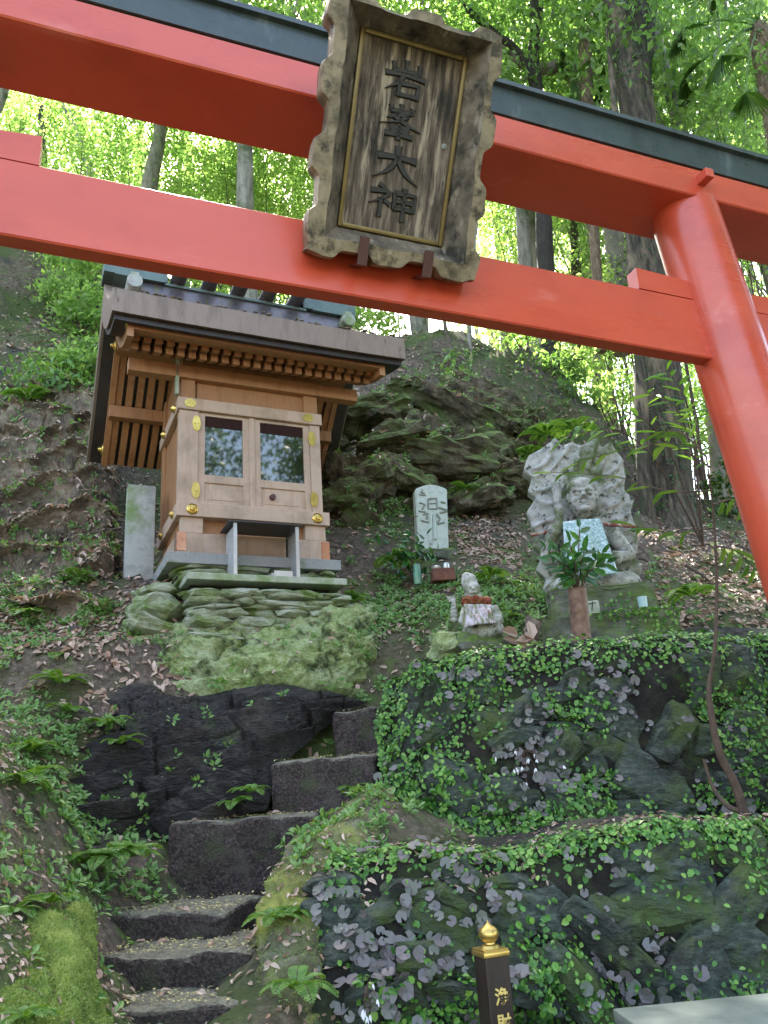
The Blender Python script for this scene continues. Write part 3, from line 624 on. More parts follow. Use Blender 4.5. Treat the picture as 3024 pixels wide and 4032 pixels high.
def wall_thing(name, g, stones, label):
    o = add_object(name, g.mesh(name), M['wallsoil']); tag(o, label, 'wall')
    mb = MB()
    for sd, (px, py, Y), size, rx, ry, rz in stones: put_rock(mb, sd, atY(px, py, Y + .015), (size[0], size[1] * .8, size[2]), rx, ry, rz, rough=.05, sub=2)
    rs_ = np.random.default_rng(len(stones))
    for k in range(80):
        p, n_ = g.at(np.array([rs_.uniform(.03, .9)]), np.array([rs_.uniform(.40, .92)])); p, n_ = p[0], n_[0]
        put_rock(mb, 900 + k + len(stones) * 100, p - n_ * .035, (rs_.uniform(.10, .28), rs_.uniform(.10, .15), rs_.uniform(.06, .15)), rs_.uniform(-14, 4), rs_.uniform(-42, 42), rs_.uniform(-10, 14), rough=.05, sub=2, rnd=7 if k % 2 else 0)
    s_ = add_object('stonework', mb.mesh('stonework'), M['wallstone'], o); WALL_BVH[s_.name] = (g, mb); return s_
# stones: seed, (pixel, depth), size, tilt x, tilt in the wall plane, turn
wall_low = wall_thing('retaining_wall', g_low, [
    (1,(1130,2010,3.10),(.30,.16,.085),-8,-2,6),(2,(760,1900,3.2),(.34,.2,.06),-5,-5,10),(3,(1330,2060,3.06),(.42,.2,.16),-14,42,4),(4,(1230,1990,3.12),(.30,.18,.14),-10,40,4),
    (5,(1560,1990,3.14),(.50,.2,.15),-12,-36,0),(6,(1430,1960,3.16),(.34,.2,.24),-6,-20,0),(7,(1640,2080,3.1),(.30,.2,.26),-10,18,0),(8,(1290,2170,3.0),(.44,.2,.15),-14,40,0),
    (9,(1480,2130,3.06),(.34,.22,.2),-12,-30,0),(10,(930,2080,3.02),(.26,.18,.12),-8,4,8),(11,(1130,2130,2.98),(.24,.16,.14),-12,10,0),(12,(830,2170,2.95),(.3,.18,.12),-8,-6,6),
    (13,(1010,2180,2.96),(.26,.18,.13),-8,6,4),(14,(1320,1890,3.2),(.34,.18,.12),-6,-10,0),(15,(1060,1920,3.16),(.30,.16,.10),-6,6,6),(16,(1640,1900,3.26),(.3,.2,.16),-8,-20,0),
    (17,(900,1910,3.16),(.26,.16,.07),-5,-4,8),(18,(1560,2190,3.04),(.4,.2,.2),-10,-20,0),(19,(1000,2020,3.07),(.22,.15,.1),-8,0,8),(20,(740,2040,3.04),(.24,.16,.1),-8,-6,14),(71,(1650,2180,3.06),(.34,.2,.22),-10,10,0)],
    'low ivy clad stone wall behind the brown post, carrying the narrow ledge')
wall_up = wall_thing('retaining_wall', g_up, [
    (31,(930,1560,4.12),(.30,.26,.52),-8,12,14),(32,(1120,1560,4.06),(.40,.2,.16),-10,-28,4),(33,(1410,1700,3.94),(.40,.2,.17),-14,18,0),(34,(1350,1650,4.0),(.30,.18,.15),-12,24,0),
    (35,(1500,1470,4.16),(.20,.2,.36),-10,24,0),(36,(1590,1470,4.16),(.24,.2,.40),-8,14,0),(37,(1620,1600,4.06),(.26,.2,.36),-8,20,0),(38,(1250,1480,4.14),(.30,.18,.14),-8,-10,0),
    (39,(1040,1470,4.16),(.26,.18,.16),-8,-16,8),(40,(1330,1560,4.06),(.34,.18,.2),-12,30,0),(41,(1180,1640,3.98),(.34,.18,.22),-10,-34,0),(42,(1240,1740,3.9),(.34,.18,.14),-8,30,0),
    (43,(980,1700,3.94),(.3,.22,.3),-8,10,10),(44,(1080,1720,3.92),(.26,.18,.18),-8,-24,0),(45,(1450,1590,4.05),(.2,.18,.3),-10,32,0),(46,(880,1640,4.12),(.2,.2,.3),-6,6,20),(47,(1640,1720,4.0),(.3,.18,.2),-8,12,0)],
    'taller ivy and mauve leaf covered stone wall below the carved deity statue')

# ------------------------------------------------------------------ steps
def step_block(pl, pr, Yl, dz, depth, label, tw=None):
    """pl, pr: pixels of the front edge's ends; the right end is set at the left end's height"""
    L = atY(*pl, Yl); Rr = atY(*pr, Yl + (tw or 0)); z = (L[2] + Rr[2]) * .5
    e = np.array([Rr[0] - L[0], Rr[1] - L[1], 0]); ln = np.linalg.norm(e); e /= ln; d = np.array([-e[1], e[0], 0])
    bm = bmesh.new(); bmesh.ops.create_cube(bm, size=1)
    for q in bm.verts: q.co = Vector(((q.co.x + .5) * ln, (q.co.y + .5) * depth, (q.co.z - .5) * dz))
    bmesh.ops.triangulate(bm, faces=list(bm.faces))
    for _ in range(5):
        ed = [q for q in bm.edges if q.calc_length() > .028]
        if not ed: break
        bmesh.ops.subdivide_edges(bm, edges=ed, cuts=1)
        bmesh.ops.triangulate(bm, faces=list(bm.faces))
    bm.normal_update()
    co = np.array([q.co for q in bm.verts]); no = np.array([q.normal for q in bm.verts]); sd = int(abs(pl[0] * 7 + pl[1]))
    lo_, hi_ = np.array([0, 0, -dz]) + .022, np.array([ln, depth, 0]) - .022; inn_ = np.clip(co, lo_, hi_); dv = co - inn_; co = inn_ + nrm(dv) * np.minimum(np.linalg.norm(dv, axis=1, keepdims=True), .022)
    co = co + np.stack([fbm(co[:, 0] * 7 + sd, co[:, 1] * 7, co[:, 2] * 7, 5, sd + j) for j in range(3)], 1) * np.array([.008, .012, .010])
    Fm = frame((L[0], L[1], z), e, d, (0, 0, 1))
    bm.verts.index_update(); F = [[q.index for q in f.verts] for f in bm.faces]; bm.free()
    mb = MB(); mb.add(co, F); o = mb.build('stone_step', M['step'], None, Fm)
    tag(o, label, 'step', 'steps climbing to the shrine'); return Fm, ln, depth
STEPS = [step_block((226,2187), (602,2162), 2.92, .26, .42, 'lowest stone step, cut by the bottom edge of the photo', -.06),
         step_block((206,2081), (540,2043), 3.2, .22, .42, 'low step strewn with yellow petals, second from the bottom', -.1),
         step_block((184,1996), (484,1955), 3.52, .24, .50, 'petal covered step below the tallest dark riser', -.12),
         step_block((364,1787), (680,1752), 3.98, .46, .5, 'step with the tallest dark riser, beside the wet black rock', .0),
         step_block((583,1661), (806,1612), 4.3, .32, .5, 'dark step two below the top, left of the ivy wall', -.17),
         step_block((716,1547), (815,1521), 4.62, .30, .5, 'topmost and narrowest step, tucked behind the ivy wall', -.12)]
# ------------------------------------------------------------------ torii gate
TZ = np.array([0, 0, 1.0])
TU = nrm(ray(5600, 1486)); TN = nrm(np.cross(TU, TZ)); TV = np.cross(TN, TU)   # the gate leans a degree down to the right
TH = nrm(np.array([TU[0], TU[1], 0]))
TO = np.array([1.616, 3.27, 3.25])                    # right pillar's axis just above the tie beam's lower edge
TF = frame(TO, TU, -TN, TV)                           # local: x along the beams, y away from the camera, z up
GX0 = -1.70                                           # middle of the gate
tor = empty('torii_gate', M=frame(TO + TU * GX0 - TV * 2.05, TU, -TN, TV), label='vermilion shrine gate with black topped lintel across the view', cat='gate')
def beam(x0, x1, y0, y1, z0, z1, n=28, bev=.006):
    mb = MB(); vs, fs = [], []
    pr = [(y0+bev, z0), (y1-bev, z0), (y1, z0+bev), (y1, z1-bev), (y1-bev, z1), (y0+bev, z1), (y0, z1-bev), (y0, z0+bev)]
    k = len(pr)
    for i in range(n + 1):
        x = x0 + (x1 - x0) * i / n; w_ = .0015 * math.sin(x * 3.1)
        for (yy, zz) in pr: vs.append((x, yy, zz + w_))
    for i in range(n):
        for j in range(k): fs.append((i*k+j, i*k+(j+1) % k, (i+1)*k+(j+1) % k, (i+1)*k+j))
    fs.append(tuple(range(k))[::-1]); fs.append(tuple(range(n*k, n*k+k)))
    mb.add(vs, fs); return mb
for sgn in (1, -1):
    cx = 0 if sgn == 1 else 2 * GX0
    mb = MB(); zs = np.linspace(-3.7, .80, 22)
    mb.tube([(cx + sgn * (-.137 * z), -.024, z) for z in zs], [.158 - .004 * z for z in zs], 44)
    mb.build('pillar', M['red'], tor, TF, smooth='auto')
beam(-4.2, .74, -.060, .012, -.017, .282).build('tie_beam', M['red'], tor, TF, smooth='auto')
beam(-4.6, 1.18, -.17, .155, .775, .938, 40).build('lintel', M['red'], tor, TF, smooth='auto')
def cap_beam():
    mb = MB(); vs, fs = [], []; n = 44; pr = [(-.176, .942), (.160, .942), (.172, 1.082), (.190, 1.084), (.190, 1.108), (0, 1.15), (-.206, 1.108), (-.206, 1.084), (-.184, 1.082)]; k = len(pr)
    for i in range(n + 1):
        x = -4.75 + 6.1 * i / n
        for yy, zz in pr: vs.append((x, yy, zz))
    for i in range(n):
        for j in range(k): fs.append((i*k+j, i*k+(j+1) % k, (i+1)*k+(j+1) % k, (i+1)*k+j))
    fs.append(tuple(range(k))[::-1]); fs.append(tuple(range(n*k, n*k+k))); mb.add(vs, fs); return mb
cap_beam().build('lintel_cap', M['cap'], tor, TF)
for x0, x1, za, zb in ((-.485, -.05, .392, .372), (.05, .44, .372, .392), (2*GX0+.05, 2*GX0+.472, .372, .408), (2*GX0-.44, 2*GX0-.05, .392, .372)):
    mb = MB(); mb.prism([(x0, -.056, .285), (x1, -.056, .285), (x1, -.056, zb), (x0, -.056, za)], (0, .066, 0)); mb.build('wedge', M['red'], tor, TF)
pg = MB(); pg.box(-.145, -.10, -.235, -.165, .842, .888, bev=.003); pg.build('peg', M['red'], tor, TF)

# ------------------------------------------------------------------ plaque
E2 = (TV * .58 + TN * .33); PL = np.linalg.norm(E2); E2 = E2 / PL; E3 = np.cross(TU, E2)
PO = TO + TU * -1.687 + TN * .12 + TV * .245
PF = frame(PO, TU, E2, E3)
plq = empty('shrine_plaque', M=PF, label='weathered wooden name plaque with scalloped gilt frame, leaning out from the gate', cat='plaque')
HW, HH = .2, PL
mb = MB(); mb.box(-HW - .02, HW + .02, -.02, HH + .02, -.03, 0); mb.build('panel', M['panelwood'], plq, PF)
mb = MB(); tw = .012
for (x0, x1, y0, y1) in ((-HW-tw, -HW+tw*.4, -tw, HH+tw), (HW-tw*.4, HW+tw, -tw, HH+tw), (-HW+tw*.4, HW-tw*.4, -tw, tw*.4), (-HW+tw*.4, HW-tw*.4, HH-tw*.4, HH+tw)):
    mb.box(x0, x1, y0, y1, .001, .019, bev=.005)
mb.build('trim', M['trim'], plq, PF, smooth='auto')
# flared frame: inner edge at the trim, outer edge lifted towards the viewer, with a scalloped outline
def wave(t, n):
    """stepped cloud scallops along a side, t 0..1"""
    return .0165 * math.tanh(3.4 * math.sin(2 * math.pi * n * t + .5)) + .005 * math.sin(2 * math.pi * n * .5 * t)
FL = .105
def plane_xy(px, py, h):
    q = onplane(px, py, PO + E3 * h, E3) - PO; return np.array([q @ TU, q @ E2])
OC_ = [plane_xy(665, 535, FL), plane_xy(1025, 608, FL), plane_xy(1090, 60, FL), plane_xy(720, -12, FL)]
hx = (abs(OC_[0][0]) + abs(OC_[1][0]) + abs(OC_[2][0]) + abs(OC_[3][0])) / 4
yb = (OC_[0][1] + OC_[1][1]) / 2; yt = (OC_[2][1] + OC_[3][1]) / 2
oc = [np.array([OC_[0][0], yb]), np.array([OC_[1][0], yb]), np.array([OC_[2][0], yt]), np.array([OC_[3][0], yt])]
ic = [np.array([-HW-tw, -tw]), np.array([HW+tw, -tw]), np.array([HW+tw, HH+tw]), np.array([-HW-tw, HH+tw])]
nwv = [2.5, 3.5, 2.5, 3.5]
for s_ in range(4):
    a, b = oc[s_], oc[(s_+1) % 4]; ia, ib = ic[s_], ic[(s_+1) % 4]
    ed = (b - a) / np.linalg.norm(b - a); nout = np.array([ed[1], -ed[0]])
    n = 96; vs, fs = [], []
    for i in range(n + 1):
        t = i / n; env = min(1, t * 12, (1 - t) * 12)
        wv = wave(t, nwv[s_]) * env
        o_ = a + (b - a) * t + nout * (wv - .006 * env); q = ia + (ib - ia) * t
        lp = o_ * .56 + q * .44 + nout * (-.4 * wv)
        vs += [(q[0], q[1], .004), (lp[0], lp[1], FL * 1.02), (o_[0], o_[1], FL * .98), (o_[0] + nout[0]*.004, o_[1] + nout[1]*.004, FL - .035), (o_[0] - nout[0]*.004, o_[1] - nout[1]*.004, FL - .10), (q[0], q[1], -.045)]
    K6 = 6
    for i in range(n):
        for j in range(K6 - 1): fs.append((i*K6+j, (i+1)*K6+j, (i+1)*K6+j+1, i*K6+j+1))
        fs.append((i*K6+K6-1, (i+1)*K6+K6-1, (i+1)*K6, i*K6))
    fs += [tuple(range(K6)), tuple(n*K6 + k for k in range(K6))[::-1]]
    mb = MB(); mb.add(vs, fs)
    for k, f in enumerate(mb.f):
        if k < n * K6 and k % K6 in (1, 2, 3): mb.m[k] = 1
    me = mb.mesh('frame_board'); o = add_object('frame_board', me, [M['framewood'], M['gilt']], plq, PF)
for (tx, ty), (bx_, by_) in (((787, 522), (772, 574)), ((926, 553), (906, 600))):
    q = plane_xy(tx, ty, FL + .004); y0 = yb + .012; mb = MB()
    mb.box(q[0]-.019, q[0]+.019, y0 - .03, q[1]+.018, FL + .003, FL + .011, bev=.002)
    mb.box(q[0]-.019, q[0]+.019, y0 - .036, y0 - .028, -.10, FL + .011, bev=.002)
    mb.tube([(q[0], y0 - .05, -.08), (q[0], y0 - .018, -.10)], .024, 14); mb.build('bracket', M['iron'], plq, PF)
# the four carved characters
KAN = [
 [[(.5,1),(.5,.70)],[(.20,.90),(.23,.68)],[(.20,.69),(.80,.70)],[(.82,.93),(.80,.66)],[(.02,.56),(.5,.59),(.98,.57)],[(.46,.56),(.34,.34),(.05,.12)],[(.38,.36),(.38,.0)],[(.36,.36),(.84,.38),(.82,.0)],[(.38,.05),(.82,.06)]],
 [[(.5,1),(.5,.80)],[(.26,.93),(.28,.78)],[(.26,.79),(.76,.80)],[(.76,.94),(.74,.77)],[(.46,.76),(.36,.64),(.18,.54)],[(.38,.68),(.68,.69),(.48,.50),(.02,.34)],[(.36,.62),(.62,.46),(1.0,.30)],[(.28,.31),(.74,.33)],[(.30,.20),(.72,.22)],[(.18,.09),(.84,.11)],[(.5,.40),(.5,-.04)]],
 [[(.06,.64),(.5,.68),(.94,.66)],[(.5,1.0),(.49,.62),(.32,.28),(.0,.04)],[(.52,.62),(.70,.28),(1.02,.0)]],
 [[(.18,1),(.30,.90)],[(.02,.76),(.42,.79),(.26,.55),(.0,.36)],[(.25,.58),(.25,-.02)],[(.32,.52),(.46,.40)],[(.53,.80),(.54,.30)],[(.53,.80),(.98,.82),(.95,.30)],[(.54,.56),(.94,.57)],[(.54,.33),(.94,.34)],[(.74,1.0),(.74,-.06)]]]
BX = [((690,560),(985,705)), ((640,770),(915,1010)), ((605,1060),(905,1335)), ((570,1345),(880,1580))]
def crop2full(x, y): return (1150 + x * 900 / 1659) / S_, (y * 900 / 1659) / S_
for strokes, ((x0, y0), (x1, y1)) in zip(KAN, [((664,438),(976,712)), ((622,756),(940,1012)), ((592,1058),(922,1326)), ((552,1352),(900,1588))]):
    cx_, cy_ = plane_xy(*crop2full((x0+x1)/2, (y0+y1)/2), 0.0)
    A_ = plane_xy(*crop2full(x0, (y0+y1)/2), 0); B_ = plane_xy(*crop2full(x1, (y0+y1)/2), 0); w_ = B_[0] - A_[0]
    A_ = plane_xy(*crop2full((x0+x1)/2, y0), 0); B_ = plane_xy(*crop2full((x0+x1)/2, y1), 0); h_ = A_[1] - B_[1]
    mb = MB(); thin = .0128 if len(strokes) > 4 else .0165
    for si, st in enumerate(strokes):
        P = catmull(np.array([(q[0], q[1], 0) for q in st]), 3 * len(st) + 3)[:, :2] if len(st) > 2 and si not in (5, 7) else np.array([np.array(st[0]) * (1-t) + np.array(st[-1]) * t for t in np.linspace(0, 1, 6)]) if len(st) == 2 else np.concatenate([np.array([np.array(st[i]) * (1-t) + np.array(st[i+1]) * t for t in np.linspace(0, 1, 5)]) for i in range(len(st)-1)])
        P = np.stack([cx_ + (P[:, 0] - .5) * w_, cy_ + (P[:, 1] - .5) * h_], 1)
        T = np.gradient(P, axis=0); T /= np.linalg.norm(T, axis=1, keepdims=True) + 1e-9; Nn = np.stack([-T[:, 1], T[:, 0]], 1)
        k = len(P); tt = np.linspace(0, 1, k); tap = len(st) > 2 and st[-1][1] < st[0][1] - .2 and abs(st[-1][0] - st[-2][0]) > .15
        wd = thin * (1.12 - .35 * np.sin(math.pi * tt)) * (np.clip((1 - tt) * 2.2, .12, 1) if tap else 1)
        vs, fs = [], []
        for i in range(k):
            for sg, z in ((1, -.002), (.55, .007), (-.55, .007), (-1, -.002)):
                vs.append((P[i, 0] + Nn[i, 0]*wd[i]*sg, P[i, 1] + Nn[i, 1]*wd[i]*sg, z))
        for i in range(k - 1):
            for j in range(3): fs.append((i*4+j, i*4+j+1, (i+1)*4+j+1, (i+1)*4+j))
        fs += [(0, 3, 2, 1), tuple((k-1)*4+j for j in (0, 1, 2, 3))]
        mb.add(vs, fs)
    mb.build('carved_character', M['charblack'], plq, PF)
q = plane_xy(*crop2full(1103, 1065), 0); mb = MB(); mb.lathe([(.003, .004), (.005, .003), (.010, .003), (.011, 0)], 14, Matrix.Translation((q[0], q[1], .001))); mb.build('screw_washer', M['concrete'], plq, PF, smooth='auto')

# ------------------------------------------------------------------ donation post and the box beside it
PW = .078
pc = atY(1047, 2065, 2.66); pc = np.array([pc[0], pc[1], 0]) + TH * PW * .5 - TN * PW * .5
PT = 1.045
PPF = frame((pc[0], pc[1], 0.5), TH, -TN, TZ)
post = empty('donation_post', M=PPF, label='short dark brown post with gold onion finial and gold letters', cat='post')
mb = MB(); mb.box(-PW/2, PW/2, -PW/2, PW/2, 0, PT - .5 - .001, bev=.003)
mb.build('shaft', M['postwood'], post, PPF)
mb = MB(); z = PT - .5
mb.box(-PW/2-.004, PW/2+.004, -PW/2-.004, PW/2+.004, z, z+.014, bev=.002)
mb.prism([(-PW/2-.001, -PW/2-.001, z+.014), (PW/2+.001, -PW/2-.001, z+.014), (PW/2+.001, PW/2+.001, z+.014), (-PW/2-.001, PW/2+.001, z+.014)], (0, 0, .006))
mb.lathe([(.030, z+.020), (.026, z+.028), (.0175, z+.031), (.0165, z+.035), (.021, z+.038), (.0275, z+.045), (.0305, z+.054), (.0300, z+.062), (.0265, z+.070), (.020, z+.076), (.012, z+.081), (.006, z+.085), (.003, z+.090), (.0012, z+.095)], 32)
mb.build('finial', M['gold'], post, PPF, smooth='auto')
mb = MB(); mb.box(-.017, .014, -PW/2-.0015, -PW/2+.002, PT-.5-.058, PT-.5-.053); mb.build('coin_slot', M['charblack'], post, PPF)
def text_mesh(body, size, depth, bold):
    cu = bpy.data.curves.new('letter', 'FONT'); cu.body = body; cu.size = size; cu.extrude = depth; cu.offset = bold; cu.align_x = 'CENTER'; cu.align_y = 'CENTER'
    o = bpy.data.objects.new('letter', cu); COL.objects.link(o); dg = bpy.context.evaluated_depsgraph_get(); dg.update()
    me = bpy.data.meshes.new_from_object(o.evaluated_get(dg)); bpy.data.objects.remove(o); bpy.data.curves.remove(cu); me.materials.clear(); return me
TXF = frame(tuple(PPF @ Vector((0, -PW/2 - .0016, 0))), TH, TZ, TN)
for ch, zz in (('浄', PT-.5-.105), ('財', PT-.5-.172)):
    me = text_mesh(ch, .047, .0012, .0009); me.transform(Matrix.Translation((.004, zz, 0))); add_object('letter', me, M['goldtext'], post, TXF)
bz = .93; A_ = atZ(1322, 2178, bz); B_ = atZ(1700, 2140, bz); C_ = atZ(1350, 2212, bz)
e1 = B_ - A_; e1 /= np.linalg.norm(e1); e2 = C_ - A_; e2 -= e1 * (e2 @ e1); e2 /= np.linalg.norm(e2)
BF = frame(A_, e1, -e2, TZ)
bx = empty('offertory_box', M=frame(A_ - TZ * .42, e1, -e2, TZ), label='grey green topped stone box at the bottom right corner', cat='box')
mb = MB(); mb.box(0, .75, -.42, 0, -.035, 0, bev=.006); mb.build('lid', M['boxstone'], bx, BF, smooth='auto')
mb = MB(); mb.box(.03, .72, -.39, -.03, -.42, -.036, bev=.004); mb.build('body', M['mossstone'], bx, BF)
# ------------------------------------------------------------------ small shrine
SA = R(65); SU = np.array([math.sin(SA), math.cos(SA), 0]); SN = np.array([math.cos(SA), -math.sin(SA), 0])
SP = atY(540, 1098, 5.4); SP[2] = 0
SF = frame(SP, SU, -SN, TZ)
def sl_(px, py, d):
    q = onplane(px, py, SP - SN * d, SN) - SP; return np.array([q @ SU, d, q[2]])
Tr = lambda x, y, z: SF @ Vector((x, y, z))
shr = empty('small_shrine', M=frame(SP + TZ * 3.1 + SU * .03, SU, -SN, TZ), label='small cypress wood shrine with brown copper roof and glazed doors', cat='shrine')
def P(name, mat, mb, parent=None, smooth=False): return mb.build(name, M[mat], parent or shr, SF, smooth)
B = lambda *a, **k: (lambda m: (m.box(*a, **k), m)[1])(MB())
X0, X1 = -.505, .567
D1 = .78
# body
mb = MB(); mb.box(X0+.02, X1-.02, .03, D1-.02, 3.101, 3.378); mb.box(X0+.02, X1-.02, .028, D1-.02, 3.478, 4.62); P('wall', 'hinoki_dark', mb)
mb = MB(); mb.box(X0-.01, X1+.01, -.035, D1+.02, 3.101, 3.262, bev=.004); P('base_board', 'hinoki', mb)
for x in (X0+.01, X1-.165): P('strut', 'hinoki', B(x, x+.155, -.03, .025, 3.264, 3.376, bev=.003))
P('sill', 'hinoki', B(X0-.02, X1+.02, -.055, D1+.03, 3.378, 3.480, bev=.004))
for x0, x1 in ((X0-.005, -.375), (.47, X1-.015)):
    P('corner_post', 'hinoki', B(x0, x1, -.012, .07, 3.482, 4.198, bev=.003))
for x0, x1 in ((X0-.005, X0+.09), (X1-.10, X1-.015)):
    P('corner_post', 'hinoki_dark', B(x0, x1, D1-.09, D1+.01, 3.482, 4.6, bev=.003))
P('head_rail', 'hinoki', B(X0-.022, X1-.0, -.03, D1+.02, 4.200, 4.292, bev=.004))
P('upper_panel', 'hinoki_dark', B(X0+.12, X1-.13, .008, .03, 4.293, 4.455))
for x0, x1 in ((X0, X0+.10), (X1-.14, X1-.03)):
    P('upper_strut', 'hinoki_dark', B(x0, x1, -.02, .05, 4.293, 4.452, bev=.003))
mb = MB(); mb.box(X0-.045, X0-.02, -.05, -.01, 4.30, 4.60, bev=.003); P('end_strip', 'slabstone', mb)
# doors
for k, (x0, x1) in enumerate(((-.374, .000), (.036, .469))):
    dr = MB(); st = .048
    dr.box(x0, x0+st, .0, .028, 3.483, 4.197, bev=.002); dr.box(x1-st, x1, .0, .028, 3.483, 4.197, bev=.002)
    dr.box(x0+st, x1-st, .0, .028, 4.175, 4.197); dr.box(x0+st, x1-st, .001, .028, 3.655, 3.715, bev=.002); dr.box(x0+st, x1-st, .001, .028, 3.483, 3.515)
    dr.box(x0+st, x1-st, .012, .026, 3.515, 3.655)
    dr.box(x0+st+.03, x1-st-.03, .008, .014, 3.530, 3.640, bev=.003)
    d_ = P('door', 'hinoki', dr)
    g = MB(); g.box(x0+st, x1-st, .014, .018, 3.716, 4.174); g.build('pane', M['glass'], d_, SF); g = MB(); g.box(x0+st, x1-st, .0105, .0135, 4.095, 4.174); g.build('eave_reflection', M['eavereflect'], d_, SF)  # dark strip across each pane's top stands in for the mirrored eaves
    if k == 1:
        h = MB(); h.tube([Tr(.17, -.02, 3.585) - Vector(SP) * 0, Tr(.17, .01, 3.585)], [.02, .024], 14); h.build('knob', M['iron'], d_, None, 'auto')
P('door_stop', 'hinoki', B(-.002, .038, -.012, .02, 3.45, 4.196, bev=.003))
# brass fittings
def leafplate(cx, cz, w, h, y, lob=2):
    m = MB(); n = 28; poly = []
    for i in range(n):
        a = 2 * math.pi * i / n; r_ = 1 + .05 * math.cos(8 * a); poly.append((cx + math.sin(a) * w * r_, y, cz + math.cos(a) * h * r_))
    m.prism(poly, (0, -.005, 0)); m.box(cx-.004, cx+.004, y-.010, y-.004, cz-h*.8, cz+h*.8); m.box(cx-w*.7, cx+w*.7, y-.008, y-.004, cz-.004, cz+.004); return m
for x, z in ((-.39, 4.10), (-.39, 3.585), (.485, 4.085), (.485, 3.59)): P('hinge_plate', 'brass', leafplate(x, z, .030, .062, -.012))
for x in (-.44, .455): P('corner_plate', 'brass', leafplate(x, 4.247, .042, .034, -.031))
for x in (-.42, .49):
    m = MB(); q = Matrix.Translation((x, -.055, 3.428)) @ Matrix.Rotation(R(90), 4, 'X'); m.lathe([(.040, 0), (.040, .005), (.032, .012), (.030, .008), (.018, .012), (.014, .020), (.004, .023)], 22, q); P('stud', 'brass', m, smooth='auto')
for y, z in ((.10, 4.25), (.55, 4.24)):
    m = MB(); q = Matrix.Translation((X0-.022, y, z)) @ Matrix.Rotation(R(-90), 4, 'Y'); m.lathe([(.035, 0), (.03, .012), (.01, .03)], 16, q); P('stud', 'brass', m)
for y, z in ((.1, 3.43), (.6, 3.43), (.5, 3.18)):
    m = MB(); q = Matrix.Translation((X0-.021, y, z)) @ Matrix.Rotation(R(-90), 4, 'Y'); m.lathe([(.03, 0), (.026, .012), (.008, .024)], 16, q); P('stud', 'brass', m)
mb = MB(); mb.box(X0-.014, X0+.05, -.039, -.034, 3.135, 3.262); mb.box(X0-.014, X0-.0105, -.036, .06, 3.135, 3.262); P('copper_corner', 'copperplate', mb)
mb = MB(); mb.box(X1-.05, X1+.014, -.039, -.034, 3.11, 3.255); P('copper_corner', 'copperplate', mb)
# roof: outer profile and underside (y, z)
def prof(K, n): return catmull(np.array([(a, b, 0) for a, b in K]), n)[:, :2]
YE = -.52
XL, XR = -1.045, 1.085
top_f = prof([(YE, 4.765), (-.2, 4.885), (.1, 5.10), (.36, 5.37)], 18); top_b = prof([(.36, 5.37), (.62, 5.06), (.95, 4.66), (1.27, 4.42)], 16)[1:]
bot_f = prof([(YE, 4.590), (-.2, 4.660), (.1, 4.82), (.36, 5.04)], 18); bot_b = prof([(.36, 5.04), (.62, 4.80), (.95, 4.46), (1.27, 4.24)], 16)[1:]
top = np.concatenate([top_f, top_b]); bot = np.concatenate([bot_f, bot_b])
def slab_mesh(x0, x1, top, bot, nx=1):
    m = MB(); n = len(top); xs = np.linspace(x0, x1, nx + 1); vs, fs = [], []
    for x in xs:
        up = .010 * (abs(x - .02) / 1.06) ** 3
        vs += [(x, a, b + up) for a, b in top] + [(x, a, b + up) for a, b in bot]
    s2 = 2 * n
    for i in range(nx):
        o, p = i * s2, (i + 1) * s2
        for j in range(n - 1):
            fs.append((o+j, o+j+1, p+j+1, p+j)); fs.append((o+n+j, p+n+j, p+n+j+1, o+n+j+1))
        fs.append((o, p, p+n, o+n)); fs.append((o+n-1, o+2*n-1, p+2*n-1, p+n-1))
    for o in (0, nx * s2):
        for j in range(n - 1): fs.append((o+j, o+n+j, o+n+j+1, o+j+1) if o == 0 else (o+j, o+j+1, o+n+j+1, o+n+j))
    m.add(vs, fs); return m
roof = P('roof', 'roofmetal', slab_mesh(XL, XR, top, bot, 14))
off = lambda pr, dz: np.stack([pr[:, 0], pr[:, 1] + dz], 1)
def sub(pr, a, b): return pr[(pr[:, 0] >= a) & (pr[:, 0] <= b)]
soff = sub(bot, -.49, 1.24)
m_ = slab_mesh(XL+.02, XR-.02, off(soff, -.002), off(soff, -.045), 14); m_.build('soffit', M['darkwood'], roof, SF)
inn = sub(bot, -.43, 1.2)
for x in (-.915, .925):
    m = slab_mesh(x-.022, x+.022, off(inn, -.046), off(inn, -.13), 1); m.build('barge_board', M['hinoki_dark'], roof, SF)
m = MB(); m.box(-.905, .915, -.425, -.375, 4.575-.03, 4.575+.022, bev=.003); m.build('eave_board', M['hinoki_dark'], roof, SF)
m = MB(); m.box(-.905, .915, -.375, -.30, 4.575-.006, 4.575+.03); m.build('eave_board', M['hinoki_dark'], roof, SF)
pr1 = sub(bot, -.36, .38); pr2 = sub(bot, .34, 1.2); pr0 = sub(bot, -.24, .3)
mb = MB(); mb2 = MB()
nr = 23
for i in range(nr):
    x = -.865 + (1.74) * i / (nr - 1)
    t_ = slab_mesh(x-.025, x+.025, off(pr1, -.048), off(pr1, -.096), 1); mb.add(t_.v, t_.f)
    t_ = slab_mesh(x-.025, x+.025, off(pr0, -.100), off(pr0, -.150), 1); mb.add(t_.v, t_.f)
    t_ = slab_mesh(x-.025, x+.025, off(pr2, -.048), off(pr2, -.11), 1); mb2.add(t_.v, t_.f)
mb.build('rafters', M['hinoki_dark'], roof, SF); mb2.build('rafters', M['hinoki_dark'], roof, SF)
m = MB(); m.box(-.88, .87, -.05, .04, 4.44, 4.54, bev=.004); m.build('purlin', M['hinoki_dark'], roof, SF)
m = MB(); m.box(-.93, .94, .31, .41, 4.80, 4.93, bev=.004); m.build('purlin', M['hinoki_dark'], roof, SF)
